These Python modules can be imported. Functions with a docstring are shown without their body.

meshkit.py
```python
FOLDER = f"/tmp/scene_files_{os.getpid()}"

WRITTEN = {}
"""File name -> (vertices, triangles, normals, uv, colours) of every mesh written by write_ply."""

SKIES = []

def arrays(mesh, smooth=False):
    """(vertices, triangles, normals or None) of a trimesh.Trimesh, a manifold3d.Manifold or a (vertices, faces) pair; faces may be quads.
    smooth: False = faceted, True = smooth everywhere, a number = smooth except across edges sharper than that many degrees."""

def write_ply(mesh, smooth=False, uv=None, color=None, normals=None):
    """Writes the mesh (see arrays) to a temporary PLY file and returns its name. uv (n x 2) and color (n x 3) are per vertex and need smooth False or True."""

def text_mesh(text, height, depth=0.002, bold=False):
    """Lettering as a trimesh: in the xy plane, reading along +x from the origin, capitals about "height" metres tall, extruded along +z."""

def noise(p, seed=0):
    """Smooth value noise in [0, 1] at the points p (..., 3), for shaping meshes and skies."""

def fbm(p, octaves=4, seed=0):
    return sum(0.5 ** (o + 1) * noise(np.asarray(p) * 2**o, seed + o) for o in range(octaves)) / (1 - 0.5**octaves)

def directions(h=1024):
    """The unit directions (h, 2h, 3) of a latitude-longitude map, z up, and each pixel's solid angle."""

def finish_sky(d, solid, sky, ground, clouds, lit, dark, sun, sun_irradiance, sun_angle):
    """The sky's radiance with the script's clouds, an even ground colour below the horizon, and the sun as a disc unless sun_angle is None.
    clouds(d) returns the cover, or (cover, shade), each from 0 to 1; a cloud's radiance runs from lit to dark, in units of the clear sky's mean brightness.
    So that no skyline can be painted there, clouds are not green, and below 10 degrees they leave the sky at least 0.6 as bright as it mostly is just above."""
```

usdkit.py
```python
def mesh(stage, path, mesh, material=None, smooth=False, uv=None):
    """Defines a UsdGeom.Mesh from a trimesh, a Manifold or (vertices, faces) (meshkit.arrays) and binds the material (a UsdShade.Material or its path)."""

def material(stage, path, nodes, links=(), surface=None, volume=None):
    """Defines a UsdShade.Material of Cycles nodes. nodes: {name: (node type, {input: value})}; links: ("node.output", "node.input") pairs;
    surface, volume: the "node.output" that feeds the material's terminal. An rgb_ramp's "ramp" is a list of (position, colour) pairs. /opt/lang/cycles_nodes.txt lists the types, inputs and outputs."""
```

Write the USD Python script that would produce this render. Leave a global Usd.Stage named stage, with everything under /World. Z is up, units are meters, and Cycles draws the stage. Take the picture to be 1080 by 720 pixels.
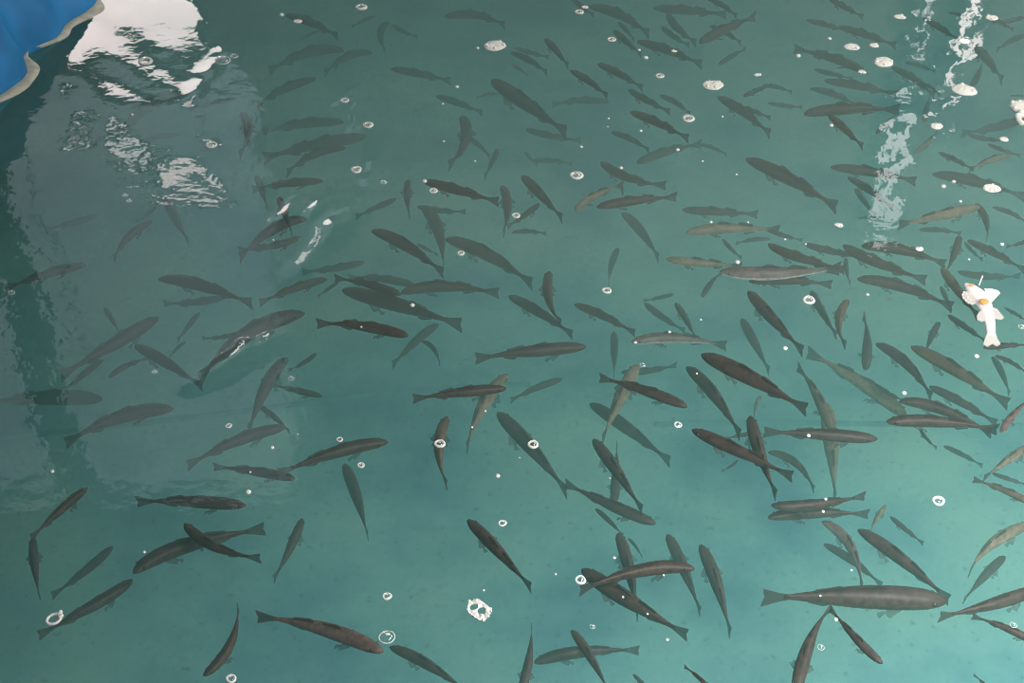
import math, random
import numpy as np, trimesh, usdkit, meshkit
from pxr import Usd, UsdGeom, UsdLux, UsdShade, Gf, Sdf, Vt
from shapely.geometry import Polygon

stage = Usd.Stage.CreateInMemory()
UsdGeom.SetStageUpAxis(stage, 'Z'); UsdGeom.SetStageMetersPerUnit(stage, 1.0)
UsdGeom.Xform.Define(stage, '/World'); UsdGeom.Scope.Define(stage, '/World/Looks')

# ---------------------------------------------------------------- camera, sky, lamps, exposure
cam = UsdGeom.Camera.Define(stage, '/World/camera')
cam.AddTranslateOp().Set((0, 0, 2.5)); cam.AddRotateXOp().Set(50.0)
cam.CreateHorizontalApertureAttr(36.0); cam.CreateVerticalApertureAttr(24.0); cam.CreateFocalLengthAttr(50.0)
cam.CreateClippingRangeAttr(Gf.Vec2f(0.05, 200)); cam.CreateExposureAttr(0.0)
dome = UsdLux.DomeLight.Define(stage, '/World/dome_light')
dome.CreateIntensityAttr(0.08); dome.CreateColorAttr(Gf.Vec3f(0.86, 0.95, 1.0))

def rect_light(name, loc, rot, w, h, power, col=(1, 0.97, 0.92)):
    l = UsdLux.RectLight.Define(stage, '/World/' + name)
    l.AddTranslateOp().Set(loc); l.AddRotateXYZOp().Set(rot)
    l.CreateWidthAttr(w); l.CreateHeightAttr(h); l.CreateIntensityAttr(power); l.CreateColorAttr(Gf.Vec3f(*col))
rect_light('skylight', (1.55, 0.95, 1.9), (0, -20, 0), 1.5, 1.7, 38.0)
rect_light('skylight_beyond', (4.2, 4.6, 3.6), (0, 30, 0), 1.6, 2.4, 19.0, (1, 0.96, 0.86))
rect_light('strip_lamp', (1.0, 6.7, 3.0), (90, 0, 0), 6.0, 0.5, 6.5, (1, 0.93, 0.84))

WINDOW = 9.5
# ---------------------------------------------------------------- helpers
count = {}
def path_for(name, parent=None):
    base = (str(parent.GetPath()) if parent is not None else '/World') + '/' + name
    n = count.get(base, 0); count[base] = n + 1
    return base if n == 0 else f'{base}_{n:03d}'
def tag(p, label=None, cat=None, group=None, kind=None):
    for k, v in (('label', label), ('category', cat), ('group', group), ('kind', kind)):
        if v: p.SetCustomDataByKey(k, v)
    return p
def thing(name, label, cat, loc, group=None, rz=0):
    x = UsdGeom.Xform.Define(stage, path_for(name)); x.AddTranslateOp().Set(tuple(float(c) for c in loc))
    if rz: x.AddRotateZOp().Set(rz)
    return tag(x.GetPrim(), label, cat, group)
def obj(name, mesh, mat, parent=None, smooth=True, primvar=None, loc=None):
    m = usdkit.mesh(stage, path_for(name, parent), mesh, mat, smooth=smooth)
    if primvar is not None:
        UsdGeom.PrimvarsAPI(m).CreatePrimvar(primvar[0], Sdf.ValueTypeNames.FloatArray, 'vertex').Set(Vt.FloatArray.FromNumpy(np.asarray(primvar[1], np.float32)))
    if loc is not None: m.AddTranslateOp().Set(tuple(float(c) for c in loc))
    return m.GetPrim()
def box(x0, x1, y0, y1, z0, z1):
    b = trimesh.creation.box([x1 - x0, y1 - y0, z1 - z0]); b.apply_translation([(x0 + x1) / 2, (y0 + y1) / 2, (z0 + z1) / 2]); return b
def join(*ms): return trimesh.util.concatenate(ms)

def mat(name, nodes, links, surface='p.BSDF', volume=None):
    return usdkit.material(stage, '/World/Looks/' + name, nodes, links, surface=surface, volume=volume)
def plain(name, col, rough=0.6, spec=0.4, var=0.15, scale=20):
    c = np.array(col)
    return mat(name, {'g': ('geometry', {}), 'n': ('noise_texture', {'scale': scale, 'detail': 3.0}),
        'r': ('rgb_ramp', {'ramp': [(0.3, tuple(c * (1 - var))), (0.7, tuple(np.minimum(c * (1 + var), 1)))]}),
        'p': ('principled_bsdf', {'roughness': rough, 'specular_ior_level': spec})},
        [('g.position', 'n.vector'), ('n.fac', 'r.fac'), ('r.color', 'p.base_color')])

# ---------------------------------------------------------------- materials
def facing_mix(name, base, power, strength, rough=0.0, col=(1, 1, 1), volume=None, bump=None):
    """see-through film: transparent mixed with glossy, more mirror-like towards grazing angles"""
    nodes = {'w': ('layer_weight', {'blend': 0.5}), 'pw': ('math', {'math_type': 'power', 'value2': power}),
             'ma': ('math', {'math_type': 'multiply_add', 'value2': strength, 'value3': base, 'use_clamp': True}),
             't': ('transparent_bsdf', {}), 'gl': ('glossy_bsdf', {'roughness': rough, 'color': col}), 'mx': ('mix_closure', {})}
    links = [('w.facing', 'pw.value1'), ('pw.value', 'ma.value1'), ('ma.value', 'mx.fac'), ('t.BSDF', 'mx.closure1'), ('gl.BSDF', 'mx.closure2')]
    vol = None
    if bump:
        nodes.update({'g': ('geometry', {}), 'n': ('noise_texture', {'scale': bump[0], 'detail': 3.0, 'roughness': 0.5}), 'b': ('bump', {'strength': 1.0, 'distance': bump[1]})})
        links += [('g.position', 'n.vector'), ('n.fac', 'b.height'), ('b.normal', 'gl.normal')]
    if volume:
        nodes['v'] = ('principled_volume', volume); vol = 'v.volume'
    return mat(name, nodes, links, surface='mx.closure', volume=vol)

WATER = facing_mix('water', 0.02, 5.0, 0.98, volume={'color': (0.33, 0.84, 0.79), 'density': 0.80, 'anisotropy': 0.2}, bump=(14.0, 0.0012))
FILM = facing_mix('bubble_film', 0.06, 3.0, 0.8)
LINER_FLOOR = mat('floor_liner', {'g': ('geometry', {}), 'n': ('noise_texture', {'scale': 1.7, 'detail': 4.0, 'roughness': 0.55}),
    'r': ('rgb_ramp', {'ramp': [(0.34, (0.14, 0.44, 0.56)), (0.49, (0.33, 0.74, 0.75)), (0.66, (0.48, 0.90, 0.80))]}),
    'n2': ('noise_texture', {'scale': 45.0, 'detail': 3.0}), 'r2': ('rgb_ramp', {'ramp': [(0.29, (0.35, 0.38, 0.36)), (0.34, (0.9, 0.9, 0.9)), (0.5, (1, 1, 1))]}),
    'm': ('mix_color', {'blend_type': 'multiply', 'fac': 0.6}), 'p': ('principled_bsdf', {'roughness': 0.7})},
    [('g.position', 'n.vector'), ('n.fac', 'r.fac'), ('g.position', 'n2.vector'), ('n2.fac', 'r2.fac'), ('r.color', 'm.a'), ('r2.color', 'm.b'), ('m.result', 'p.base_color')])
LINER_WALL = plain('wall_liner', (0.010, 0.15, 0.36), 0.5, 0.4, 0.25, 6)
LINER_LOW = plain('wall_liner_low', (0.10, 0.30, 0.34), 0.6, 0.3, 0.25, 5)
SCUM = plain('waterline_scum', (0.42, 0.40, 0.33), 0.8, 0.2, 0.2, 30)
SEAM = plain('seam', (0.22, 0.56, 0.58), 0.7)
FOAM = plain('foam', (0.50, 0.485, 0.46), 0.45, 0.5, 0.08, 120)
POST = plain('post_paint', (0.03, 0.035, 0.02), 0.7)
WALL = plain('shed_wall', (0.50, 0.46, 0.42), 0.8, 0.2)
FRAME = plain('window_frame', (0.25, 0.25, 0.25), 0.6)
DAYLIGHT = mat('daylight_pane', {'e': ('emission', {'color': (1.0, 0.87, 0.85), 'strength': WINDOW})}, [], surface='e.emission')
DAY_DIM = mat('daylight_dim', {'e': ('emission', {'color': (1.0, 0.96, 0.94), 'strength': 7.0})}, [], surface='e.emission')
SHEETING = mat('lit_sheeting', {'e': ('emission', {'color': (0.80, 0.92, 1.0), 'strength': 1.5})}, [], surface='e.emission')
def fish_skin(name, back, flank, belly, edge=0.74):
    return mat(name, {'a': ('attribute', {'attribute': 'flank'}), 'r': ('rgb_ramp', {'ramp': [(0.0, back), (0.45, flank), (edge - 0.1, flank), (edge + 0.08, belly)]}),
        'tc': ('texture_coordinate', {}), 'n': ('noise_texture', {'scale': 70.0, 'detail': 4.0, 'roughness': 0.7}), 'nr': ('rgb_ramp', {'ramp': [(0.35, (0.55, 0.55, 0.57)), (0.65, (1.4, 1.32, 1.25))]}),
        'm': ('mix_color', {'blend_type': 'multiply', 'fac': 1.0, 'use_clamp': False}), 'p': ('principled_bsdf', {'roughness': 0.5, 'specular_ior_level': 0.2})},
        [('a.fac', 'r.fac'), ('tc.object', 'n.vector'), ('n.fac', 'nr.fac'), ('r.color', 'm.a'), ('nr.color', 'm.b'), ('m.result', 'p.base_color')])
SKIN = {'': fish_skin('fish_skin', (0.028, 0.020, 0.018), (0.052, 0.037, 0.032), (0.20, 0.175, 0.16)),
        'l': fish_skin('fish_skin_tan', (0.10, 0.082, 0.058), (0.18, 0.145, 0.105), (0.42, 0.38, 0.32)),
        'b': fish_skin('fish_skin_brown', (0.055, 0.040, 0.029), (0.090, 0.066, 0.048), (0.22, 0.18, 0.15)),
        's': fish_skin('fish_skin_rosy', (0.060, 0.042, 0.038), (0.12, 0.075, 0.066), (0.26, 0.21, 0.18)),
        'p': fish_skin('fish_skin_pale', (0.060, 0.045, 0.043), (0.15, 0.12, 0.115), (0.55, 0.50, 0.50), 0.62)}
SKIN['w'] = SKIN['']
FIN = mat('fish_fin', {'d': ('diffuse_bsdf', {'color': (0.060, 0.052, 0.046)}), 't': ('transparent_bsdf', {'color': (0.85, 0.88, 0.86)}), 'm': ('mix_closure', {'fac': 0.5})},
          [('d.BSDF', 'm.closure1'), ('t.BSDF', 'm.closure2')], surface='m.closure')
FIN_CLEAR = mat('paired_fin', {'d': ('diffuse_bsdf', {'color': (0.06, 0.055, 0.05)}), 't': ('transparent_bsdf', {'color': (0.92, 0.94, 0.93)}), 'm': ('mix_closure', {'fac': 0.72})},
          [('d.BSDF', 'm.closure1'), ('t.BSDF', 'm.closure2')], surface='m.closure')
EYE = plain('fish_eye', (0.01, 0.01, 0.01), 0.15, 0.6)
WHITE_SKIN = plain('white_skin', (0.66, 0.58, 0.55), 0.35, 0.5, 0.06, 90)
WHITE_FIN = mat('white_fin', {'d': ('diffuse_bsdf', {'color': (0.55, 0.50, 0.48)}), 't': ('transparent_bsdf', {}), 'm': ('mix_closure', {'fac': 0.55})},
          [('d.BSDF', 'm.closure1'), ('t.BSDF', 'm.closure2')], surface='m.closure')
ORANGE = plain('orange_vent', (0.50, 0.22, 0.05), 0.5)

# ---------------------------------------------------------------- water surface height
RIDGES = [(-0.626, 3.278, -0.537, 3.500, 0.006, 0.0224), (-0.553, 3.456, -0.438, 3.703, 0.019, 0.036), (-0.448, 3.677, -0.434, 4.055, 0.01, 0.0196), (-1.124, 4.188, -1.046, 4.554, 0.006, 0.0308), (-1.071, 4.499, -0.983, 4.725, 0.00525, 0.028), (-0.606, 4.213, -0.504, 4.392, 0.012, 0.0224), (-0.636, 3.564, -0.541, 3.719, 0.01, 0.0168), (-0.837, 2.793, -0.665, 3.012, 0.006, 0.0364), (-0.523, 3.996, -0.519, 4.333, 0.01, 0.0168), (-0.717, 3.514, -0.645, 3.692, 0.009, 0.0168), (-0.411, 4.333, -0.368, 4.568, 0.009, 0.0196), (-0.896, 2.775, -0.735, 2.856, 0.007, 0.02), (-0.854, 2.828, -0.694, 2.909, 0.007, 0.02), (-0.810, 2.875, -0.650, 2.956, 0.007, 0.02), (-0.766, 2.931, -0.606, 3.012, 0.007, 0.02)]  # short steep crests
def wave(x, y):
    x, y = np.asarray(x, float), np.asarray(y, float)
    def nz(lx, ly, ang, seed):
        c, s = math.cos(ang), math.sin(ang)
        u, v = (c * x + s * y) / lx, (-s * x + c * y) / ly
        return meshkit.noise(np.stack([u, v, np.zeros_like(u) + 0.5], -1), seed) - 0.5
    calm = 0.009 * nz(0.62, 0.5, 0.3, 1) + 0.0022 * nz(0.24, 0.2, 0.9, 2) + 0.0005 * nz(0.09, 0.09, 0.2, 3)
    rough = np.exp(-(((x + 1.25) / 0.75) ** 2 + ((y - 4.4) / 0.75) ** 2))
    ripple = 0.006 * nz(0.20, 0.9, 0.55, 4) + 0.0022 * nz(0.09, 0.35, 0.75, 5) + 0.0006 * nz(0.05, 0.10, 0.5, 6)
    right = np.exp(-(((x - 1.5) / 0.55) ** 2 + ((y - 4.2) / 0.9) ** 2))
    fine = 0.0042 * nz(0.08, 0.06, 0.4, 7) + 0.0016 * nz(0.04, 0.035, 0.1, 8)
    out = calm + rough * (ripple * 2.6 + 0.014 * nz(0.30, 0.24, 1.2, 14)) + right * fine
    for x0, y0, x1, y1, a, sg in RIDGES:
        dx, dy = x1 - x0, y1 - y0; L = math.hypot(dx, dy); u = ((x - x0) * dx + (y - y0) * dy) / L ** 2; q = ((x - x0) * dy - (y - y0) * dx) / L
        q = q + 0.02 * nz(0.12, 0.12, 0.2, 11) + 0.008 * nz(0.03, 0.03, 0.2, 12)
        out = out + a * np.exp(-(q / sg) ** 2 / 2) * np.exp(-((u - 0.5) / 0.45) ** 4) * (0.75 + 1.0 * nz(0.05, 0.05, 0.1, 13))
    return out

# ---------------------------------------------------------------- the tank and the shed around it
X0, X1, Y0, Y1, DEPTH = -1.75, 4.0, -1.6, 7.3, 1.05
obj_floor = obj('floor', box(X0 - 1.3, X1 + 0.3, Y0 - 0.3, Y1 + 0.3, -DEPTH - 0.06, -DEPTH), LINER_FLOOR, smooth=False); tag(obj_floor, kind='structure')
for pl in ([(-1.90, 3.68), (-1.44, 3.75), (-1.04, 3.82), (-0.49, 3.93), (0.07, 3.98)], [(0.52, 3.76), (0.96, 3.77), (1.45, 3.76), (1.92, 3.75)]):
    q = np.array(pl); t_ = np.linspace(0, 1, 40); k_ = np.linspace(0, 1, len(q)); x_ = np.interp(t_, k_, q[:, 0]); y_ = np.interp(t_, k_, q[:, 1]); V = []
    for o_, h_ in ((-0.014, -0.004), (-0.006, 0.010), (0.006, 0.010), (0.014, -0.004)): V.append(np.c_[x_, y_ + o_, np.full(40, -DEPTH + h_)])
    obj('seam', trimesh.Trimesh(np.vstack(V), [(r * 40 + i, r * 40 + i + 1, r * 40 + 41 + i) for r in range(3) for i in range(39)] + [(r * 40 + i, r * 40 + 41 + i, r * 40 + 40 + i) for r in range(3) for i in range(39)], process=False), SEAM, obj_floor)
# folded blue liner: the waterline wanders with the folds
line = [(Y0, -1.76), (2.6, -1.77), (3.4, -1.80), (3.9, -1.83), (4.15, -1.80), (4.28, -1.765), (4.40, -1.70), (4.47, -1.705), (4.57, -1.765), (4.64, -1.72), (4.70, -1.655), (4.82, -1.665), (4.92, -1.595), (5.01, -1.58), (5.25, -1.62), (5.6, -1.70), (6.3, -1.66), (Y1, -1.72)]
yy = np.linspace(Y0, Y1, 400); xx = np.interp(yy, [p[0] for p in line], [p[1] for p in line])
xx = np.convolve(np.pad(xx, 2, 'edge'), np.ones(5) / 5, 'valid')
zz = np.linspace(-DEPTH, -0.004, 12)
keep = lambda z: math.exp(-(z / 0.35) ** 2)
V, Fc = [], []
for k, z in enumerate(zz):
    w = keep(z); base = -1.74
    for y, x in zip(yy, xx): V.append((base + (x - base) * (0.25 + 0.75 * w) + 0.012 * math.sin(y * 9 + z * 2) + 0.95 * z, y, z))
n = len(yy)
for k in range(len(zz) - 1):
    for i in range(n - 1): a = k * n + i; Fc += [(a, a + 1, a + n + 1), (a, a + n + 1, a + n)]
inner = np.array(V); outer = inner.copy(); outer[:, 0] -= 0.12
Vw = np.vstack([inner, outer]); Fi = np.array(Fc); m0 = len(inner)
cap = []
for ring in ([k * n for k in range(len(zz))], [k * n + n - 1 for k in range(len(zz))], list(range(n)), list(range((len(zz) - 1) * n, len(zz) * n))):
    for a, b in zip(ring[:-1], ring[1:]): cap += [(a, b, b + m0), (a, b + m0, a + m0)]
wall0 = (line, xx, yy)
wall = trimesh.Trimesh(Vw, np.vstack([Fi[:, ::-1], Fi + m0, cap]), process=False); wall.fix_normals()
tag(obj('wall_left', wall, LINER_LOW, smooth=50), kind='structure')
# blue tarp rim above the waterline, and the tan scum line it leaves on the water
ht = np.interp(yy, [Y0, 4.55, 4.75, 5.05, Y1], [0.32, 0.32, 0.26, 0.10, 0.06]); V = []
for k, s in enumerate(np.linspace(-0.02, 1, 9)):
    for y, x, h in zip(yy, xx, ht): V.append((x - 0.10 * max(s, 0) ** 1.5 - 0.010 * math.sin(y * 21) * max(s, 0), y, s * h))
Fc = []
for k in range(8):
    for i in range(n - 1): a = k * n + i; Fc += [(a, a + n + 1, a + 1), (a, a + n, a + n + 1)]
inner = np.array(V); outer = inner - [0.012, 0, 0]; m0 = len(inner); cap = []
for ring in ([k * n for k in range(9)], [k * n + n - 1 for k in range(9)], list(range(n)), list(range(8 * n, 9 * n))):
    for a, b in zip(ring[:-1], ring[1:]): cap += [(a, b, b + m0), (a, b + m0, a + m0)]
tarp = trimesh.Trimesh(np.vstack([inner, outer]), np.vstack([np.array(Fc), np.array(Fc)[:, ::-1] + m0, cap]), process=False); tarp.fix_normals()
tag(obj('tarp', tarp, LINER_WALL, smooth=50), 'folded blue tarp rim rising from the water along the tank wall', 'tarp')
sel = (yy > 4.0) & (yy < 5.3); ys, xs = yy[sel], xx[sel]
wd = 0.028 + 0.022 * np.sin(ys * 13 + 1.0) + 0.012 * np.sin(ys * 31)
zs = wave(xs, ys)
pl = []
for off, dz in ((-0.01, 0.002), (0.4, 0.007), (1.0, 0.001), (0.9, -0.006), (-0.01, -0.006)): pl.append(np.c_[xs + (wd * off if off > 0 else off), ys, zs + dz])
ns = len(ys); Fs = []
for k in range(5):
    for i in range(ns - 1): a, b = k * ns + i, ((k + 1) % 5) * ns + i; Fs += [(a, b + 1, a + 1), (a, b, b + 1)]
for e in (0, ns - 1): Fs += [(e, ns + e, 2 * ns + e), (e, 2 * ns + e, 3 * ns + e), (e, 3 * ns + e, 4 * ns + e)]
sc = trimesh.Trimesh(np.vstack(pl), Fs, process=False); sc.fix_normals()
tag(obj('scum_line', sc, SCUM, smooth=40), 'tan scum line floating where the blue tarp meets the water', 'scum')
tag(obj('wall_right', box(X1, X1 + 0.2, Y0, Y1, -DEPTH, 0.75), LINER_WALL, smooth=False), kind='structure')
tag(obj('wall_far', box(-3.05, X1 + 0.2, Y1, Y1 + 0.2, -DEPTH, 0.45), LINER_WALL, smooth=False), kind='structure')
tag(obj('wall_near', box(-3.05, X1 + 0.2, Y0 - 0.2, Y0, -DEPTH, 0.75), LINER_WALL, smooth=False), kind='structure')

# water: one closed body, its top a fine rippled grid
gx = np.unique(np.concatenate([np.linspace(X0 - 1.05, -2.0, 4), np.arange(-1.95, -1.35, 0.017), np.arange(-1.35, -0.2, 0.008), np.arange(-0.2, 2.1, 0.017), np.linspace(2.2, X1 + 0.002, 8)]))
gy = np.unique(np.concatenate([np.linspace(Y0 - 0.002, 1.5, 8), np.arange(1.55, 5.3, 0.017), np.linspace(5.4, Y1 + 0.002, 10)]))
GX, GY = np.meshgrid(gx, gy, indexing='ij'); nx, ny = GX.shape
top = np.stack([GX, GY, wave(GX, GY)], -1).reshape(-1, 3)
ii = (np.arange(nx - 1)[:, None] * ny + np.arange(ny - 1)).ravel()
topf = np.vstack([np.stack([ii, ii + ny, ii + ny + 1], 1), np.stack([ii, ii + ny + 1, ii + 1], 1)])
edge = [i * ny for i in range(nx)] + [(nx - 1) * ny + j for j in range(1, ny)] + [i * ny + ny - 1 for i in range(nx - 2, -1, -1)] + [j for j in range(ny - 2, 0, -1)]
low = top[edge].copy(); low[:, 2] = -DEPTH - 0.03; nt = len(top); ne = len(edge)
side = []
for k in range(ne):
    a, b = edge[k], edge[(k + 1) % ne]; c, d = nt + k, nt + (k + 1) % ne; side += [(a, c, d), (a, d, b)]
centre = np.array([[1.0, 3.0, -DEPTH - 0.03]]); cen = nt + ne
bot = [(cen, nt + (k + 1) % ne, nt + k) for k in range(ne)]
water = trimesh.Trimesh(np.vstack([top, low, centre]), np.vstack([topf, side, bot]), process=False)
w = obj('water', water, WATER, smooth=30); tag(w, 'murky green water filling the tank', 'water', kind='stuff')

# the shed behind, seen only as reflections in the water
tag(obj('trim_1', box(-2.50, -2.36, 5.43, 5.57, -0.2, 3.6), POST, smooth=False), kind='structure')
YB = 7.7
tag(obj('wall_back', box(-6.5, 6.5, YB, YB + 0.1, 0.0, 8.0), WALL, smooth=False), kind='structure')
def window(name, x0, x1, z0, z1, bars=(1, 1), f=0.04, pane=None):
    t = UsdGeom.Xform.Define(stage, '/World/' + name).GetPrim(); tag(t, kind='structure')
    fr = [box(x0 - f, x0, YB - 0.12, YB - 0.02, z0 - f, z1 + f), box(x1, x1 + f, YB - 0.12, YB - 0.02, z0 - f, z1 + f),
          box(x0, x1, YB - 0.12, YB - 0.02, z1, z1 + f), box(x0, x1, YB - 0.12, YB - 0.02, z0 - f, z0)]
    for k in range(1, bars[0]): x = x0 + (x1 - x0) * k / bars[0]; fr.append(box(x - 0.012, x + 0.012, YB - 0.12, YB - 0.02, z0, z1))
    obj('window_frame', join(*fr), FRAME, t, smooth=False)
    obj('pane', box(x0, x1, YB - 0.07, YB - 0.05, z0, z1), pane or DAYLIGHT, t, smooth=False)
window('window_1', -2.62, -1.92, 0.75, 1.64)
window('window_2', -2.24, -1.84, 2.40, 2.64, f=0.02)
window('window_7', -2.44, -2.31, 2.24, 2.44, f=0.02, pane=DAY_DIM)
window('window_8', -2.78, -2.62, 2.22, 2.32, f=0.02, pane=DAY_DIM)
window('window_3', 2.35, 2.48, 1.98, 3.0, pane=DAY_DIM)
window('window_4', 2.645, 2.715, 0.9, 2.05)
window('window_6', 2.40, 2.43, 1.0, 1.66, pane=DAY_DIM)
t = UsdGeom.Xform.Define(stage, '/World/window_5').GetPrim(); tag(t, kind='structure')
for a in (-4.6, -3.1): obj('pane', box(a + 0.02, a + 1.48, YB - 0.03, YB - 0.01, 1.9, 5.5), SHEETING, t, smooth=False)

# ---------------------------------------------------------------- fish
PROF_T = np.array([0, .02, .05, .10, .16, .23, .32, .42, .52, .62, .72, .80, .86, .88])
PROF_H = np.array([.010, .027, .043, .060, .071, .079, .083, .082, .074, .061, .045, .031, .024, .020])
PROF_H = PROF_H * 0.84
PROF_W = np.array([.011, .030, .044, .058, .065, .068, .068, .065, .057, .044, .029, .018, .010, .007])
def spine(pts, L_only=False):
    H, M, T = (np.array([p[0], p[1], 0.0]) for p in pts)
    C = 2 * M - (H + T) / 2
    s = np.linspace(0, 1, 60)[:, None]; q = (1 - s) ** 2 * H + 2 * s * (1 - s) * C + s ** 2 * T
    d = np.r_[0, np.cumsum(np.linalg.norm(np.diff(q, axis=0), axis=1))]; L = d[-1]
    def at(t):
        t = np.atleast_1d(t); p = np.stack([np.interp(t * L, d, q[:, k]) for k in range(3)], -1)
        e = 0.03; p1 = np.stack([np.interp(np.clip(t + e, 0, 1) * L, d, q[:, k]) for k in range(3)], -1); p0 = np.stack([np.interp(np.clip(t - e, 0, 1) * L, d, q[:, k]) for k in range(3)], -1)
        tan = p1 - p0; tan /= np.linalg.norm(tan, axis=1, keepdims=True)
        lat = np.stack([-tan[:, 1], tan[:, 0], 0 * tan[:, 0]], -1)
        return p, tan, lat
    return at, L
UP = np.array([0, 0, 1.0])
def fin_plate(at, L, outline, roll=0.0, thick=0.0022):
    """thin closed plate standing on the spine; outline: (t, height) pairs in body lengths, bent with the spine"""
    o = np.array(outline, float); poly = Polygon(o).buffer(0)
    v2, f = trimesh.creation.triangulate_polygon(poly.segmentize(0.035), engine='earcut')
    v2 = np.asarray(v2); f = np.asarray(f)
    p, tan, lat = at(v2[:, 0]); over = np.maximum(v2[:, 0] - 1, 0)[:, None] * L
    c = p + tan * over + v2[:, 1:2] * L * (UP * math.cos(roll)) + v2[:, 1:2] * L * math.sin(roll) * lat
    a, b = c + lat * thick / 2, c - lat * thick / 2; m = len(c)
    ed = np.sort(np.vstack([f[:, [0, 1]], f[:, [1, 2]], f[:, [2, 0]]]), 1); u, ct = np.unique(ed, axis=0, return_counts=True); bd = u[ct == 1]
    rim = np.vstack([np.stack([bd[:, 0], bd[:, 1], bd[:, 1] + m], 1), np.stack([bd[:, 0], bd[:, 1] + m, bd[:, 0] + m], 1)])
    return trimesh.Trimesh(np.vstack([a, b]), np.vstack([f, f[:, ::-1] + m, rim]), process=False)
def side_fin(at, L, t0, z0, s, length, width, sweep=0.5, droop=0.35):
    p, tan, lat = at(t0); p, tan, lat = p[0], tan[0], lat[0] * s
    w = np.interp(t0, PROF_T, PROF_W) * L
    root = p + lat * w * 0.85 + UP * z0 * L
    d = lat * (1 - sweep) + tan * sweep - UP * droop; d /= np.linalg.norm(d)
    cr = np.cross(d, UP * 0.8 + tan * 0.4); cr /= np.linalg.norm(cr)
    a = np.linspace(-0.5, 0.5, 7); fan = [root - cr * width * L * 0.2, ] + [root + (d * math.cos(x * 0.9) + cr * math.sin(x * 0.9)) * length * L * (1 - 0.25 * (x + 0.2) ** 2) for x in a] + [root + cr * width * L * 0.2]
    fan = np.array(fan); nrm = np.cross(d, cr); c = np.vstack([fan + nrm * 0.001, fan - nrm * 0.001]); m = len(fan)
    f = [(0, i, i + 1) for i in range(1, m - 1)]; f += [(m, m + i + 1, m + i) for i in range(1, m - 1)]
    for i in range(m): j = (i + 1) % m; f += [(i, m + i, m + j), (i, m + j, j)]
    return trimesh.Trimesh(c, f, process=False)
def fish_body(at, L, fat=1.0, K=16):
    t = np.unique(np.r_[PROF_T, (PROF_T[1:] + PROF_T[:-1]) / 2]); h = np.interp(t, PROF_T, PROF_H) * fat; wd = np.interp(t, PROF_T, PROF_W) * fat
    p, tan, lat = at(t); ang = np.arange(K) / K * 2 * np.pi
    ca, sa = np.cos(ang), np.sin(ang)
    lw = np.sign(sa) * np.abs(sa) ** 0.9
    belly = np.where(ca < 0, 0.96, 1.0)
    V = p[:, None] + lat[:, None] * (wd[:, None] * L * lw)[..., None] + UP * (h[:, None] * L * ca * belly)[..., None]
    flank = np.tile((1 - ca) / 2, (len(t), 1))
    V = V.reshape(-1, 3); n = len(t); F = []
    for i in range(n - 1):
        for k in range(K): a, b = i * K + k, i * K + (k + 1) % K; F += [(a, a + K, b + K), (a, b + K, b)]
    V = np.vstack([V, p[0] - tan[0] * 0.004 * L, p[-1] + tan[-1] * 0.002 * L]); e = n * K
    for k in range(K): F += [(e, k, (k + 1) % K), (e + 1, (n - 1) * K + (k + 1) % K, (n - 1) * K + k)]
    m = trimesh.Trimesh(V, F, process=False); 
    if m.volume < 0: m.invert()
    return m, np.r_[flank.ravel(), 0.5, 0.5]
TAIL = [(.84, .017), (.90, .032), (.96, .056), (1.0, .072), (.996, .036), (.986, .0), (.996, -.036), (1.0, -.072), (.96, -.056), (.90, -.032), (.84, -.017)]
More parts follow.
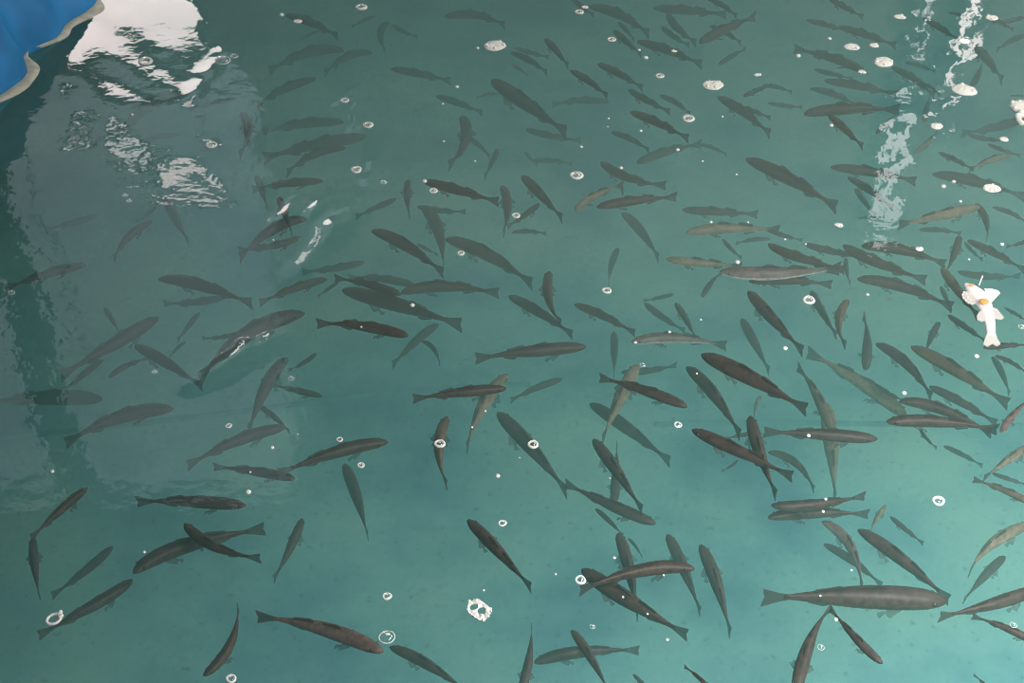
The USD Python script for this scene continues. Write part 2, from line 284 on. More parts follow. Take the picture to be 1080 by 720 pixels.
def make_fish(pts, z, depth, flags, label):
    at, L = spine(pts); o = np.array([*at(0.45)[0][0][:2], 0.0])
    at2 = lambda t: (lambda r: (r[0] - o, r[1], r[2]))(at(t))
    t = thing('fish', label, 'fish', (o[0], o[1], z), 'fish of the school in the tank')
    fat = 0.96 if 'w' in flags else 0.84
    b, fl = fish_body(at2, L, fat); obj('body', b, SKIN[flags], t, primvar=('flank', fl))
    obj('tail_fin', fin_plate(at2, L, TAIL), FIN, t, smooth=False)
    hb = lambda x: np.interp(x, PROF_T, PROF_H) * fat
    obj('dorsal_fin', fin_plate(at2, L, [(.33, hb(.33) - .01), (.345, hb(.345) + .022), (.375, hb(.375) + .034), (.42, hb(.42) + .026), (.48, hb(.48) + .012), (.50, hb(.5) - .01)]), FIN, t, smooth=False)
    obj('dorsal_fin', fin_plate(at2, L, [(.55, hb(.55) - .01), (.565, hb(.565) + .027), (.59, hb(.59) + .034), (.65, hb(.65) + .026), (.715, hb(.715) + .022), (.71, hb(.71) - .008)]), FIN, t, smooth=False)
    obj('anal_fin', fin_plate(at2, L, [(.62, -hb(.62) + .01), (.635, -hb(.635) - .024), (.66, -hb(.66) - .032), (.71, -hb(.71) - .02), (.745, -hb(.745) - .012), (.74, -hb(.74) + .008)]), FIN, t, smooth=False)
    if depth < 0.5:
        for s in (1, -1):
            obj('pectoral_fin', side_fin(at2, L, .25, -.025, s, .085, .03, 0.84, .25), FIN_CLEAR, t, smooth=False)
            obj('pelvic_fin', side_fin(at2, L, .33, -.050, s, .05, .025, .85, .5), FIN_CLEAR, t, smooth=False)
            p, tan, lat = at2(.075); w = np.interp(.075, PROF_T, PROF_W) * L * fat
            e = trimesh.creation.icosphere(1, 0.0125 * L); e.apply_translation(p[0] + lat[0] * s * w * 0.86 + UP * 0.012 * L)
            obj('eye', e, EYE, t)
FISH = [
(-1.341,5.19,-1.477,5.129,-1.575,4.857,-0.517,0.65,'',"faint deep curved fish, nose to two o'clock, fifteen percent across, fifteen percent down the photo"),
(-1.205,5.461,-1.3,5.423,-1.398,5.371,-0.692,0.8,'',"faint deep fish, nose to three o'clock, twenty-one percent across, fifteen percent down the photo"),
(-1.014,4.639,-0.97,4.497,-0.979,4.344,-0.272,0.4,'',"brown curved fish, nose to twelve o'clock, twenty-four percent across, nineteen percent down the photo"),
(-1.429,5.263,-1.524,5.243,-1.62,5.199,-0.755,0.85,'',"faint deep fish, nose to three o'clock, fifteen percent across, twenty percent down the photo"),
(-1.345,5.436,-1.345,5.361,-1.338,5.279,-0.755,0.85,'',"faint deep fish, nose to twelve o'clock, twenty percent across, eighteen percent down the photo"),
(-0.975,5.595,-0.861,5.53,-0.732,5.403,-0.362,0.5,'',"hazy brown fish, nose to ten o'clock, thirty percent across, three percent down the photo"),
(-0.889,5.968,-0.93,5.939,-0.968,5.888,-0.631,0.75,'',"faint deep fish, nose to two o'clock, thirty percent across, five percent down the photo"),
(-0.647,6.109,-0.696,6.068,-0.744,6.01,-0.631,0.75,'',"faint deep fish, nose to two o'clock, thirty-five percent across, three percent down the photo"),
(-0.548,5.914,-0.492,5.847,-0.428,5.801,-0.573,0.7,'',"faint deep fish, nose to ten o'clock, thirty-nine percent across, five percent down the photo"),
(-0.565,5.937,-0.596,5.834,-0.563,5.669,-0.573,0.7,'',"faint deep curved fish, nose to twelve o'clock, thirty-seven percent across, five percent down the photo"),
(-0.295,5.675,-0.161,5.693,-0.031,5.597,-0.411,0.55,'',"hazy brown fish, nose to nine o'clock, forty-six percent across, two percent down the photo"),
(-0.615,5.605,-0.712,5.584,-0.806,5.427,-0.55,0.68,'',"faint deep curved fish, nose to two o'clock, thirty-four percent across, eight percent down the photo"),
(-0.748,5.669,-0.894,5.658,-1.056,5.489,-0.573,0.7,'',"faint deep fish, nose to two o'clock, thirty percent across, eight percent down the photo"),
(-0.511,5.35,-0.399,5.31,-0.257,5.246,-0.484,0.62,'',"faint deep fish, nose to nine o'clock, forty-one percent across, eleven percent down the photo"),
(-0.833,5.328,-0.961,5.229,-1.048,5.104,-0.517,0.65,'',"faint deep fish, nose to two o'clock, twenty-eight percent across, thirteen percent down the photo"),
(-0.079,4.912,0.076,4.702,0.202,4.524,-0.29,0.42,'',"hazy brown fish, nose to ten o'clock, fifty-two percent across, sixteen percent down the photo"),
(-0.327,5.377,-0.233,5.318,-0.126,5.24,-0.631,0.75,'',"faint deep fish, nose to ten o'clock, forty-five percent across, fifteen percent down the photo"),
(-0.193,4.732,-0.174,4.562,-0.232,4.384,-0.344,0.48,'',"hazy brown curved fish, nose to twelve o'clock, forty-five percent across, twenty percent down the photo"),
(-0.183,4.948,-0.133,4.888,-0.09,4.806,-0.573,0.7,'',"faint deep fish, nose to ten o'clock, forty-seven percent across, twenty-one percent down the photo"),
(-0.054,4.722,-0.077,4.626,-0.103,4.527,-0.484,0.62,'',"faint deep fish, nose to one o'clock, forty-eight percent across, twenty-four percent down the photo"),
(-0.704,5.163,-0.874,5.15,-1.038,5.079,-0.631,0.75,'',"faint deep fish, nose to three o'clock, thirty percent across, eighteen percent down the photo"),
(-0.57,4.779,-0.754,4.719,-0.953,4.621,-0.463,0.6,'',"faint deep fish, nose to three o'clock, thirty-one percent across, twenty-one percent down the photo"),
(-0.632,4.612,-0.743,4.57,-0.835,4.44,-0.411,0.55,'',"hazy brown fish, nose to two o'clock, thirty-one percent across, twenty-three percent down the photo"),
(-0.063,5.502,-0.109,5.495,-0.156,5.467,-0.692,0.8,'',"faint deep fish, nose to three o'clock, forty-eight percent across, fourteen percent down the photo"),
(0.26,5.758,0.303,5.675,0.352,5.595,-0.362,0.5,'',"hazy brown fish, nose to ten o'clock, fifty-seven percent across, one percent down the photo"),
(0.335,5.677,0.46,5.602,0.578,5.424,-0.362,0.5,'',"hazy brown fish, nose to ten o'clock, sixty percent across, two percent down the photo"),
(0.613,5.661,0.76,5.639,0.925,5.602,-0.362,0.5,'',"hazy brown fish, nose to nine o'clock, sixty-seven percent across, two percent down the photo"),
(0.845,5.658,0.9,5.598,0.951,5.498,-0.316,0.45,'',"hazy brown fish, nose to ten o'clock, seventy percent across, one percent down the photo"),
(0.672,5.611,0.701,5.481,0.768,5.348,-0.362,0.5,'',"hazy brown fish, nose to eleven o'clock, sixty-six percent across, four percent down the photo"),
(0.648,5.586,0.693,5.493,0.751,5.418,-0.411,0.55,'',"hazy brown fish, nose to ten o'clock, sixty-six percent across, five percent down the photo"),
(0.765,5.212,0.86,5.313,1.022,5.447,-0.29,0.42,'',"hazy brown fish, nose to eight o'clock, seventy percent across, five percent down the photo"),
(0.842,5.498,0.902,5.438,0.955,5.348,-0.362,0.5,'',"hazy brown fish, nose to ten o'clock, seventy-one percent across, five percent down the photo"),
(0.89,5.45,0.952,5.516,1.021,5.586,-0.517,0.65,'',"faint deep fish, nose to eight o'clock, seventy-one percent across, eight percent down the photo"),
(0.469,5.729,0.501,5.654,0.529,5.565,-0.463,0.6,'',"faint deep fish, nose to eleven o'clock, sixty-one percent across, four percent down the photo"),
(0.421,5.321,0.462,5.232,0.519,5.121,-0.29,0.42,'',"hazy brown fish, nose to ten o'clock, sixty-one percent across, six percent down the photo"),
(0.51,5.226,0.622,5.156,0.755,5.036,-0.29,0.42,'',"hazy brown fish, nose to ten o'clock, sixty-five percent across, seven percent down the photo"),
(0.134,5.25,0.174,5.16,0.223,5.026,-0.29,0.42,'',"hazy brown fish, nose to eleven o'clock, fifty-four percent across, seven percent down the photo"),
(0.011,5.695,0.083,5.652,0.162,5.611,-0.573,0.7,'',"faint deep fish, nose to ten o'clock, fifty-two percent across, eight percent down the photo"),
(-0.005,5.266,0.068,5.201,0.142,5.099,-0.362,0.5,'',"hazy brown fish, nose to ten o'clock, fifty-two percent across, nine percent down the photo"),
(0,5.657,0.032,5.61,0.068,5.561,-0.631,0.75,'',"faint deep fish, nose to ten o'clock, fifty-one percent across, ten percent down the photo"),
(0.339,5.009,0.417,4.93,0.504,4.82,-0.272,0.4,'',"brown fish, nose to ten o'clock, sixty percent across, eleven percent down the photo"),
(0.226,4.883,0.29,4.807,0.359,4.691,-0.232,0.35,'',"brown fish, nose to ten o'clock, fifty-seven percent across, twelve percent down the photo"),
(0.452,4.839,0.51,4.764,0.597,4.673,-0.29,0.42,'',"hazy brown fish, nose to ten o'clock, sixty-three percent across, fifteen percent down the photo"),
(0.582,4.919,0.64,4.864,0.689,4.777,-0.362,0.5,'',"hazy brown fish, nose to ten o'clock, sixty-six percent across, fifteen percent down the photo"),
(0.43,4.512,0.514,4.447,0.627,4.33,-0.194,0.3,'',"brown fish, nose to ten o'clock, sixty-four percent across, eighteen percent down the photo"),
(0.376,4.646,0.443,4.6,0.511,4.519,-0.362,0.5,'',"hazy brown fish, nose to ten o'clock, sixty-one percent across, twenty percent down the photo"),
(0.79,4.785,0.869,4.68,0.954,4.516,-0.29,0.42,'',"hazy brown fish, nose to ten o'clock, seventy-two percent across, sixteen percent down the photo"),
(0.846,4.759,0.913,4.727,0.979,4.672,-0.316,0.45,'',"hazy brown fish, nose to ten o'clock, seventy-three percent across, sixteen percent down the photo"),
(0.898,4.831,0.955,4.878,1.018,4.918,-0.316,0.45,'',"hazy brown fish, nose to eight o'clock, seventy-four percent across, thirteen percent down the photo"),
(0.424,5.431,0.305,5.443,0.175,5.407,-0.692,0.8,'',"faint deep fish, nose to three o'clock, fifty-seven percent across, fifteen percent down the photo"),
(0.057,4.92,0.16,4.866,0.273,4.836,-0.517,0.65,'',"faint deep fish, nose to nine o'clock, fifty-four percent across, twenty percent down the photo"),
(0.476,4.587,0.594,4.668,0.735,4.725,-0.463,0.6,'',"faint deep fish, nose to eight o'clock, sixty-five percent across, twenty-two percent down the photo"),
(0.768,4.991,0.821,4.961,0.871,4.912,-0.631,0.75,'',"faint deep fish, nose to ten o'clock, seventy percent across, twenty-two percent down the photo"),
(0.819,4.222,0.948,4.099,1.085,3.924,-0.209,0.32,'',"brown fish, nose to ten o'clock, seventy-seven percent across, twenty-six percent down the photo"),
(0.316,4.276,0.406,4.173,0.534,4.126,-0.256,0.38,'',"brown fish, nose to ten o'clock, sixty-one percent across, twenty-six percent down the photo"),
(0.054,5.06,0.076,5.009,0.103,4.961,-0.712,0.8,'',"faint deep fish, nose to eleven o'clock, fifty-two percent across, twenty-three percent down the photo"),
(0.078,4.938,0.16,4.941,0.247,4.917,-0.68,0.8,'',"faint deep fish, nose to nine o'clock, fifty-four percent across, twenty-four percent down the photo"),
(1.358,5.612,1.407,5.533,1.472,5.438,-0.29,0.42,'',"hazy brown fish, nose to ten o'clock, eighty-two percent across, one percent down the photo"),
(1.261,5.552,1.333,5.509,1.42,5.456,-0.362,0.5,'',"hazy brown fish, nose to nine o'clock, eighty-one percent across, four percent down the photo"),
(1.366,5.403,1.456,5.341,1.573,5.241,-0.316,0.45,'',"hazy brown fish, nose to ten o'clock, eighty-four percent across, five percent down the photo"),
(1.397,5.021,1.318,5.116,1.151,5.215,-0.316,0.45,'',"hazy brown fish, nose to four o'clock, eighty-two percent across, nine percent down the photo"),
(1.27,5.306,1.34,5.264,1.418,5.229,-0.463,0.6,'',"faint deep fish, nose to nine o'clock, eighty-one percent across, eleven percent down the photo"),
(1.26,5.07,1.379,5.032,1.531,4.961,-0.382,0.52,'',"hazy brown fish, nose to nine o'clock, eighty-four percent across, twelve percent down the photo"),
(1.192,5.004,1.273,4.967,1.359,4.872,-0.382,0.52,'',"hazy brown fish, nose to ten o'clock, eighty-one percent across, fourteen percent down the photo"),
(1.014,5.084,1.071,5.069,1.126,5.031,-0.411,0.55,'',"hazy brown fish, nose to nine o'clock, seventy-six percent across, thirteen percent down the photo"),
(1.069,4.519,1.203,4.555,1.425,4.555,-0.209,0.32,'',"brown fish, nose to nine o'clock, eighty-two percent across, sixteen percent down the photo"),
(1.137,4.438,1.17,4.359,1.22,4.224,-0.16,0.25,'',"dark brown fish, nose to ten o'clock, eighty-two percent across, eighteen percent down the photo"),
(1.533,5.108,1.595,5.028,1.655,4.889,-0.344,0.48,'',"hazy brown fish, nose to ten o'clock, eighty-nine percent across, eleven percent down the photo"),
(1.658,5.107,1.692,5.069,1.717,5.009,-0.411,0.55,'',"hazy brown fish, nose to ten o'clock, ninety-one percent across, thirteen percent down the photo"),
(1.703,5.364,1.749,5.277,1.802,5.176,-0.256,0.38,'',"brown fish, nose to ten o'clock, ninety-two percent across, four percent down the photo"),
(1.874,5.253,1.909,5.146,1.932,4.95,-0.313,0.46,'',"hazy brown fish, nose to eleven o'clock, ninety-six percent across, eight percent down the photo"),
(1.841,5.024,1.89,5.114,1.937,5.222,-0.382,0.5,'',"hazy brown fish, nose to seven o'clock, ninety-six percent across, eleven percent down the photo"),
(1.887,5.617,1.929,5.6,1.969,5.567,-0.362,0.5,'',"hazy brown fish, nose to nine o'clock, ninety-four percent across, two percent down the photo"),
(2.021,5.537,2.068,5.494,2.111,5.43,-0.344,0.48,'',"hazy brown fish, nose to ten o'clock, ninety-eight percent across, three percent down the photo"),
(2.093,5.578,2.161,5.588,2.241,5.633,-0.382,0.52,'',"hazy brown fish, nose to nine o'clock, ninety-nine percent across, three percent down the photo"),
(2.222,5.568,2.146,5.516,2.064,5.437,-0.442,0.58,'',"faint deep fish, nose to two o'clock, ninety-nine percent across, six percent down the photo"),
(1.667,4.974,1.697,5.073,1.735,5.18,-0.517,0.65,'',"faint deep fish, nose to six o'clock, ninety percent across, sixteen percent down the photo"),
(1.538,4.626,1.6,4.693,1.662,4.785,-0.442,0.58,'l',"tan fish, nose to eight o'clock, ninety-one percent across, twenty-one percent down the photo"),
(1.441,4.836,1.495,4.907,1.554,4.988,-0.484,0.62,'',"faint deep fish, nose to eight o'clock, eighty-seven percent across, eighteen percent down the photo"),
(1.083,5.258,1.149,5.236,1.223,5.225,-0.596,0.72,'',"faint deep fish, nose to nine o'clock, seventy-seven percent across, fifteen percent down the photo"),
(2.106,5.061,1.963,4.986,1.815,4.943,-0.55,0.68,'',"faint deep fish, nose to three o'clock, ninety-seven percent across, nineteen percent down the photo"),
(1.798,4.831,1.861,4.793,1.94,4.784,-0.484,0.62,'',"faint deep fish, nose to nine o'clock, ninety-six percent across, twenty percent down the photo"),
(1.835,4.689,1.882,4.644,1.938,4.606,-0.442,0.58,'',"faint deep fish, nose to ten o'clock, ninety-eight percent across, twenty-two percent down the photo"),
(1.547,4.39,1.592,4.344,1.646,4.279,-0.29,0.42,'',"hazy brown fish, nose to ten o'clock, ninety-three percent across, twenty-three percent down the photo"),
(1.855,4.485,1.768,4.453,1.672,4.384,-0.362,0.5,'l',"tan fish, nose to two o'clock, ninety-seven percent across, twenty-three percent down the photo"),
(1.119,4.215,1.258,4.185,1.399,4.127,-0.24,0.36,'',"brown fish, nose to nine o'clock, eighty-five percent across, twenty-five percent down the photo"),
(1.522,4.329,1.653,4.287,1.82,4.182,-0.344,0.48,'',"hazy brown fish, nose to nine o'clock, ninety-five percent across, twenty-six percent down the photo"),
(2.124,5.322,2.159,5.317,2.2,5.326,-0.596,0.72,'',"faint deep fish, nose to nine o'clock, ninety-nine percent across, fourteen percent down the photo"),
(1.74,5.61,1.796,5.576,1.851,5.526,-0.596,0.72,'',"faint deep fish, nose to ten o'clock, ninety percent across, ten percent down the photo"),
(-1.546,4.367,-1.625,4.317,-1.715,4.276,-0.55,0.68,'',"faint deep fish, nose to two o'clock, seven percent across, thirty-three percent down the photo"),
(-1.223,3.96,-1.281,3.87,-1.305,3.745,-0.29,0.42,'',"hazy brown fish, nose to two o'clock, thirteen percent across, thirty-five percent down the photo"),
(-1.348,4.462,-1.372,4.406,-1.404,4.358,-0.573,0.7,'',"faint deep fish, nose to two o'clock, fourteen percent across, thirty-one percent down the photo"),
(-1.268,4.327,-1.214,4.206,-1.136,4.05,-0.442,0.58,'',"faint deep fish, nose to eleven o'clock, seventeen percent across, thirty-two percent down the photo"),
(-1.389,3.712,-1.479,3.677,-1.62,3.59,-0.29,0.42,'',"hazy brown fish, nose to two o'clock, five percent across, forty percent down the photo"),
(-1.111,3.553,-0.995,3.533,-0.8,3.431,-0.228,0.36,'',"brown fish, nose to nine o'clock, nineteen percent across, forty-two percent down the photo"),
(-0.976,3.838,-1.074,3.804,-1.188,3.799,-0.517,0.65,'',"faint deep fish, nose to three o'clock, nineteen percent across, forty-four percent down the photo"),
(-0.677,3.855,-0.776,3.805,-0.868,3.642,-0.209,0.32,'',"brown fish, nose to two o'clock, twenty-seven percent across, thirty-three percent down the photo"),
(-0.716,3.904,-0.807,3.85,-0.913,3.83,-0.316,0.45,'',"hazy brown fish, nose to three o'clock, twenty-six percent across, thirty-six percent down the photo"),
(-1.41,3.843,-1.369,3.778,-1.328,3.706,-0.573,0.7,'',"faint deep fish, nose to eleven o'clock, eleven percent across, forty-seven percent down the photo"),
(-1.116,3.485,-1.216,3.367,-1.356,3.206,-0.325,0.46,'',"hazy brown fish, nose to two o'clock, twelve percent across, fifty percent down the photo"),
(-1.076,3.817,-1.101,3.746,-1.125,3.668,-0.573,0.7,'',"faint deep fish, nose to one o'clock, eighteen percent across, forty-eight percent down the photo"),
(-0.897,3.602,-0.95,3.578,-1.013,3.574,-0.484,0.62,'',"faint deep fish, nose to three o'clock, twenty-two percent across, forty-nine percent down the photo"),
(-0.637,3.399,-0.8,3.298,-0.908,3.089,-0.24,0.36,'',"brown fish, nose to two o'clock, twenty-four percent across, forty-nine percent down the photo"),
(-0.675,4.257,-0.795,4.242,-0.919,4.205,-0.325,0.46,'',"hazy brown fish, nose to three o'clock, twenty-eight percent across, twenty-seven percent down the photo"),
(-0.956,4.468,-0.92,4.368,-0.887,4.261,-0.442,0.58,'',"faint deep fish, nose to eleven o'clock, twenty-six percent across, twenty-eight percent down the photo"),
(-0.765,3.884,-0.739,3.803,-0.701,3.689,-0.141,0.22,'',"dark brown fish, nose to eleven o'clock, twenty-eight percent across, thirty-one percent down the photo"),
(-0.373,4.291,-0.372,4.185,-0.356,4.068,-0.344,0.48,'',"hazy brown fish, nose to twelve o'clock, forty percent across, twenty-nine percent down the photo"),
(-0.298,3.979,-0.22,3.945,-0.043,3.857,-0.141,0.22,'',"dark brown fish, nose to ten o'clock, forty-four percent across, twenty-seven percent down the photo"),
(-0.035,4.128,-0.015,4.005,-0.028,3.85,-0.26,0.4,'',"brown fish, nose to twelve o'clock, fifty percent across, thirty percent down the photo"),
(0.095,4.092,0.043,4.022,-0.016,3.957,-0.31,0.42,'',"hazy brown fish, nose to two o'clock, fifty-one percent across, thirty-two percent down the photo"),
(-0.316,4.129,-0.257,3.997,-0.228,3.774,-0.344,0.48,'',"hazy brown fish, nose to eleven o'clock, forty-three percent across, thirty-three percent down the photo"),
(-0.357,4.426,-0.269,4.397,-0.173,4.391,-0.55,0.68,'',"faint deep fish, nose to nine o'clock, forty-three percent across, thirty-one percent down the photo"),
(-0.456,3.774,-0.344,3.697,-0.215,3.546,-0.197,0.32,'',"brown fish, nose to ten o'clock, forty percent across, thirty-six percent down the photo"),
(-0.222,3.856,-0.086,3.774,0.065,3.611,-0.29,0.42,'',"hazy brown fish, nose to ten o'clock, forty-seven percent across, thirty-seven percent down the photo"),
(-0.442,4.51,-0.512,4.45,-0.587,4.388,-0.573,0.7,'',"faint deep fish, nose to two o'clock, thirty-seven percent across, thirty percent down the photo"),
(-0.527,4.076,-0.63,4.039,-0.743,4.016,-0.55,0.68,'',"faint deep fish, nose to three o'clock, thirty-three percent across, thirty-nine percent down the photo"),
(-0.326,3.763,-0.446,3.798,-0.55,3.802,-0.411,0.55,'',"hazy brown fish, nose to three o'clock, thirty-seven percent across, forty-one percent down the photo"),
(-0.337,3.401,-0.443,3.453,-0.547,3.484,-0.168,0.28,'',"dark brown fish, nose to three o'clock, thirty-six percent across, forty-two percent down the photo"),
(-0.349,3.524,-0.225,3.56,-0.041,3.524,-0.26,0.36,'',"brown fish, nose to nine o'clock, forty-three percent across, forty-two percent down the photo"),
(-0.592,3.618,-0.679,3.578,-0.792,3.496,-0.276,0.38,'',"brown fish, nose to two o'clock, twenty-nine percent across, forty-two percent down the photo"),
(-0.529,3.502,-0.35,3.427,-0.152,3.328,-0.229,0.32,'',"brown fish, nose to ten o'clock, thirty-nine percent across, forty-five percent down the photo"),
(-0.59,3.848,-0.621,3.81,-0.653,3.769,-0.463,0.6,'',"faint deep fish, nose to two o'clock, thirty-two percent across, forty-two percent down the photo"),
(-0.294,3.099,-0.434,3.144,-0.56,3.154,-0.08,0.1,'',"near-black fish, nose to three o'clock, thirty-five percent across, forty-eight percent down the photo"),
(-0.243,3.644,-0.303,3.574,-0.383,3.438,-0.484,0.62,'',"faint deep fish, nose to two o'clock, forty-one percent across, forty-nine percent down the photo"),
(-0.354,4.298,-0.317,4.264,-0.276,4.233,-0.631,0.75,'',"faint deep fish, nose to ten o'clock, forty-two percent across, thirty-seven percent down the photo"),
(-0.01,3.517,0.088,3.431,0.184,3.325,-0.264,0.34,'',"brown fish, nose to ten o'clock, fifty-three percent across, forty-six percent down the photo"),
(0.034,4.137,0.089,4.038,0.167,3.881,-0.224,0.34,'',"brown fish, nose to eleven o'clock, fifty-three percent across, twenty-eight percent down the photo"),
(0.214,3.971,0.281,4.059,0.387,4.132,-0.256,0.38,'l',"tan fish, nose to eight o'clock, fifty-eight percent across, twenty-nine percent down the photo"),
(0.4,4.362,0.402,4.321,0.4,4.277,-0.411,0.55,'',"hazy brown fish, nose to twelve o'clock, sixty-one percent across, twenty-eight percent down the photo"),
(0.28,3.874,0.393,3.907,0.548,3.934,-0.173,0.27,'',"dark brown fish, nose to nine o'clock, sixty-two percent across, thirty percent down the photo"),
(0.397,4.227,0.454,4.121,0.507,3.955,-0.442,0.58,'',"faint deep fish, nose to eleven o'clock, sixty-two percent across, thirty-four percent down the photo"),
(0.394,4.269,0.364,4.169,0.348,4.057,-0.631,0.75,'',"faint deep fish, nose to twelve o'clock, sixty percent across, thirty-nine percent down the photo"),
(0,4.255,0.061,4.264,0.126,4.249,-0.55,0.68,'',"faint deep fish, nose to nine o'clock, fifty-two percent across, thirty-four percent down the photo"),
(0.595,4.104,0.703,4.094,0.856,4.077,-0.344,0.48,'',"hazy brown fish, nose to nine o'clock, seventy percent across, thirty-one percent down the photo"),
(0.579,3.844,0.71,3.87,0.89,3.858,-0.256,0.38,'l',"tan fish, nose to nine o'clock, seventy-one percent across, thirty-three percent down the photo"),
(0.741,4.067,0.764,4.009,0.794,3.955,-0.442,0.58,'',"faint deep fish, nose to ten o'clock, seventy-one percent across, thirty-six percent down the photo"),
(0.916,4.096,0.856,4.092,0.791,4.07,-0.463,0.6,'',"faint deep fish, nose to three o'clock, seventy-four percent across, thirty-five percent down the photo"),
(0.495,3.678,0.601,3.658,0.736,3.64,-0.24,0.36,'l',"tan fish, nose to nine o'clock, sixty-eight percent across, thirty-eight percent down the photo"),
(0.642,3.499,0.81,3.489,1.015,3.514,-0.154,0.24,'p',"pale-sided fish, nose to nine o'clock, seventy-six percent across, forty percent down the photo"),
(0.746,3.55,0.866,3.555,1.004,3.533,-0.232,0.35,'',"brown fish, nose to nine o'clock, seventy-seven percent across, forty-one percent down the photo"),
(0.623,3.661,0.657,3.731,0.702,3.795,-0.382,0.52,'',"hazy brown fish, nose to seven o'clock, sixty-nine percent across, forty-two percent down the photo"),
(0.117,3.548,0.112,3.411,0.147,3.291,-0.192,0.33,'',"brown curved fish, nose to twelve o'clock, fifty-four percent across, forty-four percent down the photo"),
(0.194,3.464,0.278,3.409,0.374,3.323,-0.256,0.38,'',"brown fish, nose to ten o'clock, fifty-nine percent across, forty-six percent down the photo"),
(0.441,3.705,0.496,3.627,0.562,3.56,-0.442,0.58,'',"faint deep fish, nose to ten o'clock, sixty-five percent across, forty-seven percent down the photo"),
(0.513,3.496,0.539,3.411,0.559,3.322,-0.276,0.38,'',"brown fish, nose to eleven o'clock, sixty-seven percent across, forty-seven percent down the photo"),
(0.566,3.92,0.514,3.899,0.458,3.883,-0.573,0.7,'',"faint deep fish, nose to three o'clock, sixty-four percent across, forty-four percent down the photo"),
(0.713,3.383,0.765,3.256,0.834,3.103,-0.141,0.22,'',"dark brown fish, nose to eleven o'clock, seventy-five percent across, forty-seven percent down the photo"),
(0.745,3.583,0.77,3.47,0.799,3.326,-0.411,0.55,'',"hazy brown fish, nose to eleven o'clock, seventy-four percent across, fifty percent down the photo"),
(0.333,3.579,0.328,3.46,0.321,3.362,-0.463,0.6,'',"faint deep fish, nose to twelve o'clock, sixty percent across, fifty-two percent down the photo"),
(0.359,3.266,0.485,3.287,0.642,3.25,-0.244,0.38,'p',"pale-sided fish, nose to nine o'clock, sixty-six percent across, forty-nine percent down the photo"),
(1.174,4.176,1.232,4.099,1.293,3.988,-0.256,0.38,'',"brown fish, nose to ten o'clock, eighty-five percent across, twenty-eight percent down the photo"),
(1.253,4.334,1.272,4.251,1.295,4.165,-0.411,0.55,'',"hazy brown fish, nose to eleven o'clock, eighty-four percent across, thirty percent down the photo"),
(1.347,4.547,1.391,4.556,1.435,4.547,-0.692,0.8,'',"faint deep fish, nose to nine o'clock, eighty-five percent across, thirty-two percent down the photo"),
(1.566,3.939,1.417,3.886,1.272,3.832,-0.216,0.33,'l',"tan fish, nose to three o'clock, ninety-two percent across, thirty-two percent down the photo"),
(1.58,4.016,1.59,3.922,1.568,3.814,-0.256,0.38,'',"brown curved fish, nose to eleven o'clock, ninety-six percent across, thirty-two percent down the photo"),
(1.695,4.146,1.748,4.112,1.792,4.052,-0.362,0.5,'',"hazy brown fish, nose to ten o'clock, ninety-nine percent across, thirty-one percent down the photo"),
(1.43,4.078,1.501,4.077,1.572,4.056,-0.411,0.55,'',"hazy brown fish, nose to nine o'clock, ninety-two percent across, thirty-four percent down the photo"),
(1.469,3.799,1.435,3.714,1.379,3.6,-0.236,0.33,'',"brown fish, nose to one o'clock, ninety-three percent across, thirty-seven percent down the photo"),
(1.5,3.802,1.567,3.735,1.645,3.639,-0.256,0.38,'',"brown fish, nose to ten o'clock, ninety-seven percent across, thirty-seven percent down the photo"),
(1.612,4.108,1.625,4.051,1.649,4.002,-0.484,0.62,'',"faint deep fish, nose to ten o'clock, ninety-five percent across, thirty-seven percent down the photo"),
(1.701,3.77,1.652,3.742,1.6,3.724,-0.224,0.34,'',"brown fish, nose to two o'clock, ninety-nine percent across, thirty-six percent down the photo"),
(0.909,4.121,0.961,4.086,1.021,4.061,-0.442,0.58,'',"faint deep fish, nose to ten o'clock, seventy-seven percent across, thirty-five percent down the photo"),
(0.819,3.679,0.892,3.613,1.039,3.541,-0.18,0.28,'',"dark brown fish, nose to ten o'clock, seventy-eight percent across, thirty-eight percent down the photo"),
(0.971,3.829,1.056,3.787,1.155,3.752,-0.29,0.42,'',"hazy brown fish, nose to nine o'clock, eighty-one percent across, thirty-seven percent down the photo"),
(1.068,3.712,1.145,3.629,1.294,3.525,-0.209,0.32,'',"brown fish, nose to ten o'clock, eighty-five percent across, thirty-eight percent down the photo"),
(1.121,3.689,1.242,3.67,1.368,3.592,-0.197,0.32,'w',"brown fish, nose to nine o'clock, eighty-eight percent across, thirty-seven percent down the photo"),
(1.342,3.551,1.362,3.455,1.395,3.31,-0.18,0.28,'b',"dark brown fish, nose to eleven o'clock, ninety-three percent across, forty-two percent down the photo"),
(1.079,3.53,1.201,3.498,1.345,3.391,-0.209,0.32,'',"brown fish, nose to ten o'clock, eighty-eight percent across, forty-two percent down the photo"),
(1.163,3.983,1.153,3.912,1.152,3.839,-0.463,0.6,'',"faint deep fish, nose to twelve o'clock, eighty-three percent across, forty percent down the photo"),
(1.534,3.905,1.63,3.876,1.744,3.883,-0.463,0.6,'',"faint deep fish, nose to nine o'clock, ninety-six percent across, forty-one percent down the photo"),
(0.955,3.574,0.969,3.475,0.996,3.353,-0.29,0.42,'',"hazy brown fish, nose to eleven o'clock, eighty percent across, forty-five percent down the photo"),
(1.026,3.408,0.978,3.299,0.98,3.191,-0.194,0.3,'b',"brown curved fish, nose to twelve o'clock, eighty-two percent across, forty-seven percent down the photo"),
(1.054,3.193,1.088,3.347,1.096,3.451,-0.29,0.42,'',"hazy brown fish, nose to six o'clock, eighty-five percent across, forty-nine percent down the photo"),
(1.351,3.484,1.31,3.412,1.27,3.326,-0.344,0.48,'',"hazy brown fish, nose to one o'clock, ninety-one percent across, forty-nine percent down the photo"),
